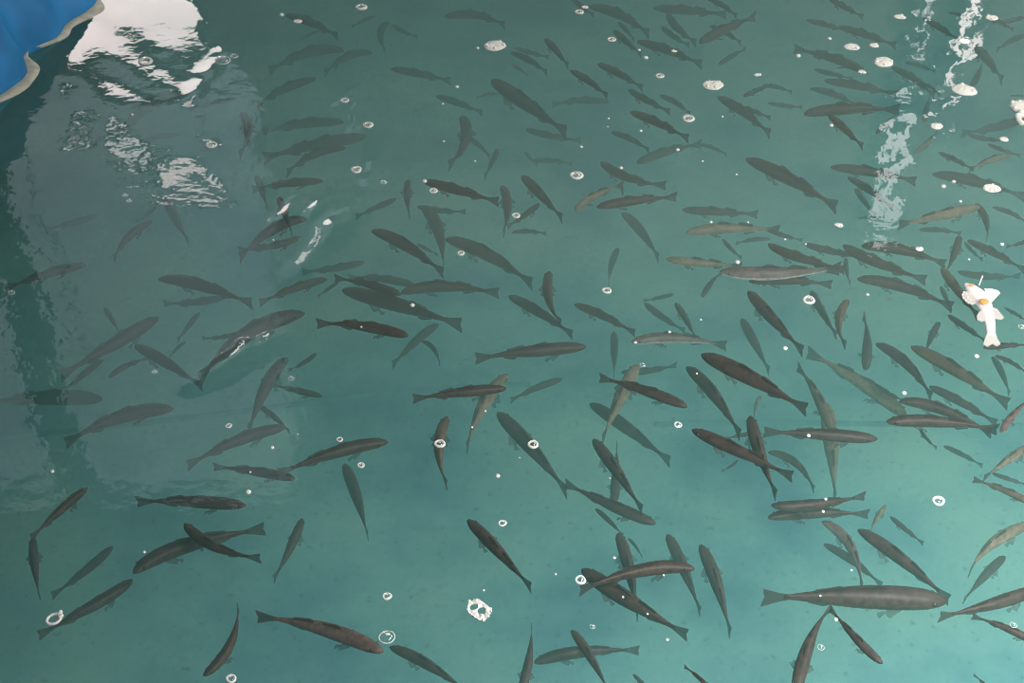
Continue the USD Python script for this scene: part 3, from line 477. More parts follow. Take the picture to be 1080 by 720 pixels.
(1.378,3.497,1.422,3.43,1.468,3.365,-0.325,0.46,'',"hazy brown fish, nose to ten o'clock, ninety-four percent across, forty-eight percent down the photo"),
(1.547,3.489,1.574,3.458,1.6,3.421,-0.29,0.42,'',"hazy brown fish, nose to ten o'clock, ninety-nine percent across, forty-six percent down the photo"),
(1.466,3.849,1.47,3.785,1.47,3.714,-0.484,0.62,'',"faint deep fish, nose to eleven o'clock, ninety-two percent across, forty-four percent down the photo"),
(-1.287,3.394,-1.332,3.323,-1.378,3.246,-0.421,0.56,'',"faint deep fish, nose to two o'clock, eight percent across, fifty-five percent down the photo"),
(-1.233,3.263,-1.193,3.315,-1.129,3.356,-0.382,0.52,'',"hazy brown fish, nose to eight o'clock, twelve percent across, fifty-four percent down the photo"),
(-1.147,3.304,-1.055,3.241,-0.913,3.121,-0.29,0.42,'',"hazy brown fish, nose to ten o'clock, sixteen percent across, fifty-three percent down the photo"),
(-1.339,3.437,-1.519,3.445,-1.729,3.417,-0.631,0.75,'w',"faint deep fish, nose to three o'clock, five percent across, fifty-eight percent down the photo"),
(-0.98,3.021,-1.123,2.988,-1.256,2.879,-0.29,0.42,'w',"hazy brown fish, nose to two o'clock, twelve percent across, sixty-one percent down the photo"),
(-1.098,3.662,-1.119,3.626,-1.137,3.582,-0.573,0.7,'',"faint deep fish, nose to two o'clock, seventeen percent across, fifty-one percent down the photo"),
(-0.677,3.252,-0.722,3.134,-0.748,2.932,-0.294,0.42,'',"hazy brown fish, nose to one o'clock, twenty-six percent across, fifty-six percent down the photo"),
(-0.746,3.096,-0.685,3.035,-0.643,2.983,-0.345,0.46,'',"hazy brown fish, nose to ten o'clock, twenty-seven percent across, sixty-one percent down the photo"),
(-0.639,2.92,-0.762,2.869,-0.89,2.766,-0.266,0.42,'',"hazy brown fish, nose to two o'clock, twenty-three percent across, sixty-four percent down the photo"),
(-0.576,2.66,-0.684,2.688,-0.801,2.706,-0.209,0.32,'',"brown fish, nose to three o'clock, twenty-five percent across, sixty-nine percent down the photo"),
(-1.104,2.588,-1.156,2.504,-1.205,2.411,-0.167,0.26,'',"dark brown fish, nose to two o'clock, six percent across, seventy-five percent down the photo"),
(-0.677,2.499,-0.821,2.513,-0.957,2.513,-0.141,0.22,'',"dark brown fish, nose to three o'clock, nineteen percent across, seventy-three percent down the photo"),
(-0.568,3.158,-0.646,3.184,-0.728,3.211,-0.365,0.46,'',"hazy brown fish, nose to three o'clock, twenty-nine percent across, fifty-seven percent down the photo"),
(-0.639,3.535,-0.676,3.487,-0.722,3.45,-0.517,0.65,'',"faint deep fish, nose to two o'clock, thirty percent across, fifty-three percent down the photo"),
(-0.333,2.744,-0.46,2.709,-0.612,2.623,-0.154,0.24,'',"dark brown fish, nose to two o'clock, thirty-three percent across, sixty-six percent down the photo"),
(-0.476,2.869,-0.435,2.756,-0.388,2.597,-0.362,0.5,'',"hazy brown fish, nose to eleven o'clock, thirty-five percent across, seventy-two percent down the photo"),
(-0.175,2.829,-0.194,2.707,-0.168,2.572,-0.141,0.22,'b',"dark brown curved fish, nose to twelve o'clock, forty-three percent across, sixty-six percent down the photo"),
(-0.016,2.896,-0.129,2.882,-0.269,2.854,-0.098,0.14,'',"dark brown fish, nose to three o'clock, forty-five percent across, fifty-seven percent down the photo"),
(-0.013,3.173,-0.082,3.041,-0.127,2.86,-0.29,0.42,'l',"tan fish, nose to one o'clock, forty-seven percent across, fifty-nine percent down the photo"),
(-0.287,3.47,-0.249,3.435,-0.226,3.36,-0.411,0.55,'',"hazy brown curved fish, nose to eleven o'clock, forty-two percent across, fifty-one percent down the photo"),
(0.216,3.17,0.055,3.149,-0.106,3.117,-0.18,0.28,'',"dark brown fish, nose to three o'clock, fifty-two percent across, fifty-one percent down the photo"),
(-0.041,3.006,0.066,2.841,0.149,2.689,-0.29,0.42,'',"hazy brown fish, nose to eleven o'clock, fifty-two percent across, sixty-six percent down the photo"),
(0.158,3.348,0.078,3.307,-0.004,3.248,-0.463,0.6,'',"faint deep fish, nose to two o'clock, fifty-two percent across, fifty-seven percent down the photo"),
(0.47,2.812,0.361,2.878,0.24,2.931,-0.089,0.12,'',"near-black fish, nose to four o'clock, sixty-three percent across, fifty-seven percent down the photo"),
(0.373,3.177,0.318,3.05,0.251,2.855,-0.256,0.38,'l',"tan fish, nose to one o'clock, sixty-one percent across, fifty-eight percent down the photo"),
(0.351,3.441,0.438,3.449,0.533,3.478,-0.517,0.65,'',"faint deep fish, nose to nine o'clock, sixty-three percent across, fifty-four percent down the photo"),
(0.234,3.145,0.335,3.042,0.453,2.898,-0.382,0.52,'',"hazy brown fish, nose to ten o'clock, sixty-one percent across, sixty-three percent down the photo"),
(0.22,2.774,0.275,2.656,0.334,2.513,-0.173,0.27,'',"dark brown fish, nose to eleven o'clock, sixty percent across, sixty-nine percent down the photo"),
(0.276,2.68,0.288,2.774,0.298,2.911,-0.325,0.46,'',"hazy brown fish, nose to six o'clock, sixty percent across, seventy percent down the photo"),
(0.369,2.5,0.259,2.565,0.141,2.644,-0.209,0.32,'',"brown fish, nose to four o'clock, sixty percent across, seventy-four percent down the photo"),
(0.501,3.08,0.566,2.964,0.62,2.798,-0.18,0.28,'',"dark brown fish, nose to eleven o'clock, seventy percent across, fifty-eight percent down the photo"),
(0.527,3.004,0.647,2.909,0.784,2.778,-0.068,0.06,'w',"near-black fish, nose to ten o'clock, seventy-three percent across, fifty-five percent down the photo"),
(0.471,2.699,0.585,2.618,0.708,2.527,-0.066,0.06,'',"near-black fish, nose to ten o'clock, seventy-two percent across, sixty-six percent down the photo"),
(0.64,2.797,0.647,2.657,0.668,2.503,-0.109,0.12,'',"near-black fish, nose to eleven o'clock, seventy-four percent across, sixty-six percent down the photo"),
(0.975,2.742,0.826,2.76,0.675,2.769,-0.141,0.22,'',"dark brown fish, nose to three o'clock, eighty percent across, sixty-four percent down the photo"),
(0.722,2.976,0.67,2.971,0.613,2.952,-0.344,0.48,'',"hazy brown fish, nose to three o'clock, seventy-three percent across, sixty-four percent down the photo"),
(0.773,3.27,0.751,3.225,0.738,3.171,-0.463,0.6,'l',"tan fish, nose to one o'clock, seventy-four percent across, fifty-nine percent down the photo"),
(0.672,3.009,0.647,2.983,0.618,2.964,-0.484,0.62,'',"faint deep fish, nose to two o'clock, seventy-one percent across, sixty-eight percent down the photo"),
(0.897,2.899,0.879,3.045,0.843,3.17,-0.256,0.38,'b',"brown fish, nose to five o'clock, eighty percent across, fifty-eight percent down the photo"),
(0.941,3.147,0.925,2.954,0.898,2.747,-0.382,0.52,'l',"tan fish, nose to twelve o'clock, eighty-one percent across, sixty-six percent down the photo"),
(1.153,3.049,1.054,3.192,0.91,3.338,-0.344,0.48,'l',"tan fish, nose to four o'clock, eighty-four percent across, fifty-six percent down the photo"),
(1.078,3.226,1.149,3.14,1.191,2.991,-0.216,0.33,'',"brown fish, nose to ten o'clock, eighty-eight percent across, fifty-three percent down the photo"),
(1.178,3.204,1.272,3.113,1.398,2.953,-0.209,0.32,'b',"brown fish, nose to ten o'clock, ninety-three percent across, fifty-four percent down the photo"),
(1.212,3.081,1.283,3.018,1.368,2.925,-0.256,0.38,'',"brown fish, nose to ten o'clock, ninety-four percent across, fifty-nine percent down the photo"),
(1.071,2.905,1.173,2.877,1.294,2.777,-0.154,0.24,'',"dark brown fish, nose to ten o'clock, ninety-two percent across, sixty percent down the photo"),
(1.005,2.784,1.132,2.786,1.296,2.754,-0.118,0.18,'',"dark brown fish, nose to nine o'clock, ninety-one percent across, sixty-two percent down the photo"),
(1.07,3.131,1.103,3.087,1.147,3.054,-0.29,0.42,'',"hazy brown fish, nose to ten o'clock, eighty-seven percent across, fifty-eight percent down the photo"),
(1.439,3.218,1.48,3.187,1.514,3.138,-0.256,0.38,'',"brown fish, nose to ten o'clock, ninety-nine percent across, fifty-three percent down the photo"),
(1.374,3.164,1.444,3.175,1.517,3.178,-0.18,0.28,'',"dark brown fish, nose to nine o'clock, ninety-eight percent across, fifty-one percent down the photo"),
(1.509,3.394,1.52,3.321,1.517,3.22,-0.411,0.55,'',"hazy brown fish, nose to eleven o'clock, ninety-eight percent across, fifty-five percent down the photo"),
(1.283,2.703,1.333,2.771,1.4,2.841,-0.08,0.1,'p',"pale-sided fish, nose to seven o'clock, ninety-nine percent across, sixty-one percent down the photo"),
(1.427,2.806,1.35,2.751,1.261,2.677,-0.224,0.34,'l',"tan fish, nose to two o'clock, ninety-nine percent across, sixty-seven percent down the photo"),
(1.347,2.536,1.285,2.59,1.212,2.63,-0.18,0.28,'b',"dark brown fish, nose to four o'clock, ninety-eight percent across, seventy-two percent down the photo"),
(1.354,2.834,1.396,2.809,1.444,2.787,-0.362,0.5,'',"hazy brown fish, nose to ten o'clock, ninety-nine percent across, seventy percent down the photo"),
(1.182,2.995,1.193,2.954,1.213,2.917,-0.344,0.48,'',"hazy brown fish, nose to eleven o'clock, ninety-one percent across, sixty-four percent down the photo"),
(1.286,3.047,1.334,3.009,1.381,2.963,-0.463,0.6,'',"faint deep fish, nose to ten o'clock, ninety-four percent across, sixty-seven percent down the photo"),
(0.715,2.843,0.785,2.802,0.82,2.699,-0.29,0.42,'',"hazy brown curved fish, nose to ten o'clock, seventy-eight percent across, sixty-eight percent down the photo"),
(0.661,2.508,0.761,2.508,0.906,2.541,-0.148,0.25,'',"dark brown fish, nose to nine o'clock, seventy-nine percent across, seventy-four percent down the photo"),
(0.659,2.511,0.759,2.528,0.921,2.525,-0.2,0.28,'',"dark brown fish, nose to nine o'clock, seventy-nine percent across, seventy-five percent down the photo"),
(1.018,2.675,0.982,2.627,0.951,2.57,-0.325,0.46,'l',"tan fish, nose to one o'clock, eighty-six percent across, seventy-six percent down the photo"),
(1.019,2.633,1.051,2.586,1.087,2.536,-0.325,0.46,'',"hazy brown fish, nose to ten o'clock, eighty-eight percent across, seventy-eight percent down the photo"),
(-1.236,2.486,-1.211,2.401,-1.171,2.293,-0.248,0.37,'',"brown fish, nose to twelve o'clock, three percent across, eighty-two percent down the photo"),
(-1.113,2.668,-1.17,2.577,-1.239,2.492,-0.484,0.62,'',"faint deep fish, nose to two o'clock, eight percent across, eighty-four percent down the photo"),
(-0.952,2.347,-1.013,2.28,-1.143,2.172,-0.248,0.37,'',"brown fish, nose to two o'clock, ten percent across, eighty-eight percent down the photo"),
(-0.928,2.309,-0.83,2.392,-0.626,2.456,-0.18,0.28,'',"dark brown fish, nose to eight o'clock, eighteen percent across, eighty percent down the photo"),
(-0.813,2.416,-0.727,2.341,-0.609,2.302,-0.118,0.18,'',"dark brown fish, nose to ten o'clock, twenty-one percent across, eighty percent down the photo"),
(-0.69,1.957,-0.644,2.042,-0.642,2.153,-0.118,0.18,'',"dark brown curved fish, nose to seven o'clock, twenty-two percent across, ninety-four percent down the photo"),
(-0.564,2.625,-0.584,2.521,-0.614,2.414,-0.325,0.46,'',"hazy brown fish, nose to one o'clock, twenty-eight percent across, eighty percent down the photo"),
(-0.109,2.402,-0.04,2.31,0.045,2.186,-0.089,0.12,'',"near-black fish, nose to eleven o'clock, forty-eight percent across, eighty percent down the photo"),
(-0.29,2,-0.433,2.066,-0.588,2.101,-0.089,0.12,'s',"near-black fish, nose to four o'clock, thirty-one percent across, ninety-two percent down the photo"),
(-0.29,2.119,-0.2,2.07,-0.098,1.986,-0.224,0.34,'',"brown fish, nose to ten o'clock, forty-two percent across, ninety-seven percent down the photo"),
(0.231,2.715,0.267,2.669,0.302,2.615,-0.382,0.52,'',"hazy brown fish, nose to ten o'clock, sixty percent across, seventy-six percent down the photo"),
(0.27,2.459,0.289,2.347,0.302,2.191,-0.2,0.28,'',"dark brown fish, nose to twelve o'clock, sixty-one percent across, eighty-three percent down the photo"),
(0.432,2.233,0.314,2.231,0.158,2.168,-0.077,0.12,'',"near-black fish, nose to three o'clock, sixty-three percent across, eighty-three percent down the photo"),
(0.169,2.275,0.274,2.18,0.405,2.076,-0.126,0.18,'w',"dark brown fish, nose to ten o'clock, sixty-one percent across, eighty-eight percent down the photo"),
(0.403,2.505,0.433,2.396,0.463,2.251,-0.256,0.38,'',"brown fish, nose to eleven o'clock, sixty-seven percent across, eighty-three percent down the photo"),
(0.477,2.427,0.503,2.309,0.52,2.148,-0.209,0.32,'',"brown fish, nose to eleven o'clock, seventy percent across, eighty-five percent down the photo"),
(0.054,2.123,0.161,2.155,0.309,2.16,-0.29,0.42,'',"hazy brown fish, nose to nine o'clock, fifty-six percent across, ninety-five percent down the photo"),
(0.14,2.128,0.178,2.058,0.22,1.952,-0.173,0.27,'',"dark brown fish, nose to eleven o'clock, fifty-eight percent across, ninety-six percent down the photo"),
(0.019,1.977,0.04,2.078,0.047,2.174,-0.216,0.33,'',"brown fish, nose to six o'clock, fifty-two percent across, ninety-seven percent down the photo"),
(0.437,1.872,0.41,1.91,0.38,1.942,-0.064,0.05,'',"near-black fish, nose to four o'clock, sixty-eight percent across, ninety-nine percent down the photo"),
(0.287,2.076,0.311,2.044,0.332,2.005,-0.272,0.4,'',"brown fish, nose to eleven o'clock, sixty-three percent across, ninety-nine percent down the photo"),
(0.325,2.699,0.345,2.667,0.36,2.629,-0.484,0.62,'',"faint deep fish, nose to eleven o'clock, sixty-two percent across, eighty percent down the photo"),
(0.798,2.508,0.855,2.426,0.859,2.288,-0.209,0.32,'p',"pale-sided curved fish, nose to eleven o'clock, eighty-three percent across, eighty percent down the photo"),
(0.849,2.611,0.918,2.549,0.978,2.465,-0.411,0.55,'',"hazy brown fish, nose to ten o'clock, eighty-three percent across, eighty-two percent down the photo"),
(0.869,2.432,0.947,2.349,1.045,2.206,-0.158,0.18,'',"dark brown fish, nose to ten o'clock, eighty-eight percent across, eighty-one percent down the photo"),
(1.029,2.183,0.832,2.195,0.593,2.193,-0.133,0.08,'w',"near-black fish, nose to three o'clock, eighty-four percent across, eighty-seven percent down the photo"),
(0.821,1.956,0.779,2.02,0.732,2.112,-0.073,0.08,'',"near-black fish, nose to five o'clock, eighty-four percent across, ninety-four percent down the photo"),
(0.623,1.896,0.678,2.038,0.742,2.136,-0.096,0.1,'',"near-black fish, nose to seven o'clock, seventy-nine percent across, ninety-four percent down the photo"),
(1.354,2.536,1.233,2.465,1.152,2.369,-0.248,0.37,'l',"tan fish, nose to two o'clock, ninety-seven percent across, eighty percent down the photo"),
(1.291,2.492,1.219,2.423,1.147,2.344,-0.325,0.46,'',"hazy brown fish, nose to one o'clock, ninety-six percent across, eighty-four percent down the photo"),
(1.255,2.21,1.124,2.16,0.994,2.123,-0.118,0.18,'',"dark brown fish, nose to two o'clock, ninety-seven percent across, eighty-nine percent down the photo"),
(1.193,2.019,1.131,2.066,1.059,2.102,-0.089,0.12,'',"near-black fish, nose to four o'clock, ninety-eight percent across, ninety-two percent down the photo"),
(1.087,1.945,1.077,1.977,1.058,2.006,-0.18,0.28,'',"dark brown fish, nose to five o'clock, ninety-six percent across, ninety-nine percent down the photo"),
]
BUBBLES = [
(-1.312,4.541,0.0267,'r','ring-shaped white foam bubble fourteen percent across, nine percent down the photo'),
(-1.033,4.534,0.0282,'c','clear glassy bubble twenty-two percent across, nine percent down the photo'),
(-0.997,4.568,0.0141,'c','clear glassy bubble twenty-three percent across, eight percent down the photo'),
(-0.984,3.979,0.0192,'r','ring-shaped white foam bubble twenty-one percent across, twenty-one percent down the photo'),
(-1.283,4.169,0.0067,'d','tiny white bubble thirteen percent across, seventeen percent down the photo'),
(-1.182,4.333,0.0051,'d','tiny white bubble seventeen percent across, thirteen percent down the photo'),
(-0.572,4.951,0.0223,'r','ring-shaped white foam bubble thirty-five percent across, one percent down the photo'),
(-0.867,4.889,0.0111,'d','tiny white bubble twenty-seven percent across, two percent down the photo'),
(-0.8,4.836,0.0165,'f','solid white foam flake twenty-nine percent across, three percent down the photo'),
(-0.062,4.646,0.0422,'f','solid white foam flake forty-eight percent across, seven percent down the photo'),
(-0.124,4.631,0.007,'d','tiny white bubble forty-seven percent across, seven percent down the photo'),
(-0.571,4.25,0.0149,'r','ring-shaped white foam bubble thirty-four percent across, fifteen percent down the photo'),
(-0.481,4.103,0.0177,'r','ring-shaped white foam bubble thirty-six percent across, eighteen percent down the photo'),
(-0.497,3.832,0.0184,'r','ring-shaped white foam bubble thirty-five percent across, twenty-five percent down the photo'),
(-0.191,4.353,0.0084,'d','tiny white bubble forty-five percent across, thirteen percent down the photo'),
(-0.236,4.238,0.0049,'d','tiny white bubble forty-three percent across, fifteen percent down the photo'),
(-0.224,4.002,0.0047,'d','tiny white bubble forty-three percent across, twenty-one percent down the photo'),
(-0.119,3.882,0.0046,'d','tiny white bubble forty-six percent across, twenty-four percent down the photo'),
(0.254,4.912,0.0166,'r','ring-shaped white foam bubble fifty-seven percent across, two percent down the photo'),
(0.277,4.951,0.013,'f','solid white foam flake fifty-seven percent across, one percent down the photo'),
(0.364,4.696,0.016,'r','ring-shaped white foam bubble sixty percent across, six percent down the photo'),
(0.48,4.561,0.0104,'d','tiny white bubble sixty-three percent across, eight percent down the photo'),
(0.586,4.61,0.0106,'f','solid white foam flake sixty-six percent across, eight percent down the photo'),
(0.46,4.617,0.007,'d','tiny white bubble sixty-two percent across, seven percent down the photo'),
(0.52,4.432,0.0153,'r','ring-shaped white foam bubble sixty-four percent across, eleven percent down the photo'),
(0.7,4.366,0.0356,'f','solid white foam flake seventy percent across, twelve percent down the photo'),
(0.865,4.439,0.0138,'f','solid white foam flake seventy-four percent across, eleven percent down the photo'),
(0.593,4.145,0.0211,'r','ring-shaped white foam bubble sixty-seven percent across, seventeen percent down the photo'),
(0.325,4.145,0.0049,'d','tiny white bubble fifty-nine percent across, seventeen percent down the photo'),
(0.319,4.091,0.0032,'d','tiny white bubble fifty-nine percent across, nineteen percent down the photo'),
(0.428,4.067,0.0064,'d','tiny white bubble sixty-three percent across, nineteen percent down the photo'),
(0.709,4.157,0.0049,'d','tiny white bubble seventy-one percent across, seventeen percent down the photo'),
(0.226,3.967,0.0063,'d','tiny white bubble fifty-seven percent across, twenty-two percent down the photo'),
(0.54,3.95,0.0078,'d','tiny white bubble sixty-six percent across, twenty-two percent down the photo'),
(0.349,3.843,0.0077,'d','tiny white bubble sixty-one percent across, twenty-five percent down the photo'),
(0.614,3.882,0.0047,'d','tiny white bubble sixty-nine percent across, twenty-four percent down the photo'),
(1.456,4.874,0.0227,'f','solid white foam flake eighty-eight percent across, two percent down the photo'),
(1.163,4.703,0.0091,'d','tiny white bubble eighty-one percent across, six percent down the photo'),
(1.029,4.575,0.0106,'d','tiny white bubble seventy-eight percent across, eight percent down the photo'),
(1.232,4.638,0.0289,'f','solid white foam flake eighty-three percent across, seven percent down the photo'),
(1.317,4.653,0.0181,'f','solid white foam flake eighty-five percent across, seven percent down the photo'),
(1.326,4.527,0.0374,'f','solid white foam flake eighty-six percent across, nine percent down the photo'),
(1.236,4.459,0.0158,'f','solid white foam flake eighty-four percent across, eleven percent down the photo'),
(1.8,4.866,0.025,'f','solid white foam flake ninety-seven percent across, three percent down the photo'),
(1.657,4.689,0.0241,'c','clear glassy bubble ninety-four percent across, six percent down the photo'),
(1.567,4.333,0.0437,'f','solid white foam flake ninety-four percent across, thirteen percent down the photo'),
(1.417,4.097,0.0217,'f','solid white foam flake ninety-one percent across, eighteen percent down the photo'),
(1.62,4.014,0.015,'f','solid white foam flake ninety-eight percent across, twenty percent down the photo'),
(1.067,4.103,0.0082,'d','tiny white bubble eighty-one percent across, eighteen percent down the photo'),
(-1.205,3.687,0.0092,'c','clear glassy bubble twelve percent across, twenty-nine percent down the photo'),
(-1.187,3.656,0.0092,'c','clear glassy bubble thirteen percent across, twenty-nine percent down the photo'),
(-1.428,3.198,0.01,'c','clear glassy bubble one percent across, forty-three percent down the photo'),
(-0.404,3.761,0.0106,'c','clear glassy bubble thirty-eight percent across, twenty-seven percent down the photo'),
(-0.276,3.767,0.0091,'d','tiny white bubble forty-one percent across, twenty-seven percent down the photo'),
(-0.246,3.713,0.0135,'r','ring-shaped white foam bubble forty-two percent across, twenty-eight percent down the photo'),
(-0.151,3.384,0.0112,'r','ring-shaped white foam bubble forty-five percent across, thirty-seven percent down the photo'),
(-0.281,3.137,0.008,'d','tiny white bubble forty percent across, forty-five percent down the photo'),
(-0.417,3.041,0.004,'d','tiny white bubble thirty-five percent across, forty-eight percent down the photo'),
(-0.714,3.451,0.0043,'d','tiny white bubble twenty-seven percent across, thirty-five percent down the photo'),
(0.012,3.579,0.0131,'r','ring-shaped white foam bubble fifty percent across, thirty-two percent down the photo'),
(0.205,3.799,0.0212,'r','ring-shaped white foam bubble fifty-six percent across, twenty-six percent down the photo'),
(0.271,3.207,0.0136,'r','ring-shaped white foam bubble fifty-nine percent across, forty-two percent down the photo'),
(0.661,3.342,0.0085,'d','tiny white bubble seventy-two percent across, thirty-eight percent down the photo'),
(0.717,3.544,0.0044,'d','tiny white bubble seventy-three percent across, thirty-two percent down the photo'),
(0.605,3.544,0.0058,'d','tiny white bubble sixty-nine percent across, thirty-two percent down the photo'),
(0.714,3.805,0.0046,'d','tiny white bubble seventy-two percent across, twenty-six percent down the photo'),
(0.434,3.02,0.0053,'d','tiny white bubble sixty-five percent across, forty-nine percent down the photo'),
(0.526,3.074,0.004,'d','tiny white bubble sixty-eight percent across, forty-seven percent down the photo'),
(0.991,3.529,0.0133,'f','solid white foam flake eighty-two percent across, thirty-three percent down the photo'),
(1.506,3.729,0.0284,'f','solid white foam flake ninety-seven percent across, twenty-eight percent down the photo'),
(1.396,3.767,0.0079,'d','tiny white bubble ninety-three percent across, twenty-seven percent down the photo'),
(1.357,3.74,0.0094,'d','tiny white bubble ninety-two percent across, twenty-seven percent down the photo'),
(1.209,3.408,0.0132,'f','solid white foam flake ninety percent across, thirty-six percent down the photo'),
(0.875,3.432,0.0043,'d','tiny white bubble seventy-nine percent across, thirty-six percent down the photo'),
(0.817,3.456,0.0043,'d','tiny white bubble seventy-seven percent across, thirty-five percent down the photo'),
(1.46,3.432,0.0075,'d','tiny white bubble ninety-eight percent across, thirty-six percent down the photo'),
(1.343,3.356,0.0044,'d','tiny white bubble ninety-five percent across, thirty-eight percent down the photo'),
(0.841,3.163,0.0178,'r','ring-shaped white foam bubble seventy-nine percent across, forty-four percent down the photo'),
(1.39,3.656,0.0062,'d','tiny white bubble ninety-four percent across, twenty-nine percent down the photo'),
(1.013,3.189,0.0056,'d','tiny white bubble eighty-five percent across, forty-three percent down the photo'),
(1.413,3.045,0.0098,'c','clear glassy bubble ninety-nine percent across, forty-eight percent down the photo'),
(-0.953,2.854,0.0078,'c','clear glassy bubble fifteen percent across, fifty-four percent down the photo'),
(-0.724,2.644,0.0087,'r','ring-shaped white foam bubble twenty-two percent across, sixty-two percent down the photo'),
(-1.134,2.481,0.0062,'d','tiny white bubble five percent across, sixty-nine percent down the photo'),
(-0.64,2.41,0.0082,'d','tiny white bubble twenty-four percent across, seventy-two percent down the photo'),
(-0.645,2.478,0.0036,'d','tiny white bubble twenty-four percent across, sixty-nine percent down the photo'),
(-0.586,2.827,0.0089,'c','clear glassy bubble twenty-eight percent across, fifty-five percent down the photo'),
(-0.436,2.595,0.0085,'r','ring-shaped white foam bubble thirty-three percent across, sixty-four percent down the photo'),
(-0.602,2.565,0.0061,'d','tiny white bubble twenty-seven percent across, sixty-six percent down the photo'),
(-0.374,2.504,0.0095,'r','ring-shaped white foam bubble thirty-five percent across, sixty-eight percent down the photo'),
(-0.182,2.582,0.0144,'r','ring-shaped white foam bubble forty-three percent across, sixty-five percent down the photo'),
(-0.035,2.468,0.007,'d','tiny white bubble forty-nine percent across, seventy percent down the photo'),
(-0.069,2.701,0.0037,'d','tiny white bubble forty-seven percent across, sixty percent down the photo'),
(-0.102,2.641,0.0036,'d','tiny white bubble forty-six percent across, sixty-two percent down the photo'),
(-0.544,2.613,0.0024,'d','tiny white bubble twenty-nine percent across, sixty-four percent down the photo'),
(0.351,2.881,0.0077,'c','clear glassy bubble sixty-three percent across, fifty-three percent down the photo'),
(0.053,2.578,0.0144,'r','ring-shaped white foam bubble fifty-two percent across, sixty-five percent down the photo'),
(0.424,2.648,0.011,'r','ring-shaped white foam bubble sixty-six percent across, sixty-two percent down the photo'),
(0.337,2.975,0.0052,'d','tiny white bubble sixty-two percent across, fifty percent down the photo'),
(0.019,2.531,0.0024,'d','tiny white bubble fifty-one percent across, sixty-seven percent down the photo'),
(0.492,2.846,0.0038,'d','tiny white bubble sixty-eight percent across, fifty-five percent down the photo'),
(0.24,2.458,0.0023,'d','tiny white bubble sixty percent across, seventy percent down the photo'),
(0.743,2.951,0.0079,'d','tiny white bubble seventy-seven percent across, fifty-one percent down the photo'),
(1.029,2.771,0.0077,'d','tiny white bubble eighty-eight percent across, fifty-eight percent down the photo'),
(1.256,2.92,0.0081,'d','tiny white bubble ninety-five percent across, fifty-two percent down the photo'),
(0.752,2.609,0.0062,'d','tiny white bubble seventy-nine percent across, sixty-four percent down the photo'),
(1.029,2.382,0.0156,'r','ring-shaped white foam bubble ninety-two percent across, seventy-three percent down the photo'),
(0.758,2.388,0.0047,'d','tiny white bubble eighty-one percent across, seventy-three percent down the photo'),
(0.745,2.347,0.0047,'d','tiny white bubble eighty percent across, seventy-five percent down the photo'),
(-0.599,1.862,0.0116,'r','ring-shaped white foam bubble twenty-three percent across, ninety-nine percent down the photo'),
(-0.855,2.218,0.0046,'d','tiny white bubble fourteen percent across, eighty-one percent down the photo'),
(-0.282,2.088,0.0109,'r','ring-shaped white foam bubble thirty-eight percent across, eighty-seven percent down the photo'),
(-0.274,1.973,0.0181,'c','clear glassy bubble thirty-eight percent across, ninety-three percent down the photo'),
(-0.023,2.31,0.0102,'r','ring-shaped white foam bubble forty-nine percent across, seventy-seven percent down the photo'),
(-0.064,2.105,0.0033,'d','tiny white bubble forty-seven percent across, eighty-six percent down the photo'),
(0.156,2.135,0.0132,'r','ring-shaped white foam bubble fifty-seven percent across, eighty-five percent down the photo'),
(0.237,2.201,0.0045,'d','tiny white bubble sixty percent across, eighty-two percent down the photo'),
(0.178,2.002,0.0064,'c','clear glassy bubble fifty-eight percent across, ninety-two percent down the photo'),
(0.25,2.085,0.0033,'d','tiny white bubble sixty-one percent across, eighty-seven percent down the photo'),
(0.302,2.037,0.0032,'d','tiny white bubble sixty-three percent across, ninety percent down the photo'),
(0.347,2.149,0.0033,'d','tiny white bubble sixty-five percent across, eighty-four percent down the photo'),
(0.34,1.966,0.0043,'d','tiny white bubble sixty-five percent across, ninety-four percent down the photo'),
(0.1,2.152,0.0033,'d','tiny white bubble fifty-four percent across, eighty-four percent down the photo'),
(0.719,2.021,0.0055,'d','tiny white bubble eighty-two percent across, ninety-one percent down the photo'),
(0.673,1.945,0.0076,'c','clear glassy bubble eighty percent across, ninety-five percent down the photo'),
(1.108,2.005,0.0079,'c','clear glassy bubble ninety-nine percent across, ninety-two percent down the photo'),
(0.695,2.088,0.0033,'d','tiny white bubble eighty percent across, eighty-seven percent down the photo'),
(0.779,2.163,0.0034,'d','tiny white bubble eighty-three percent across, eighty-three percent down the photo'),
]
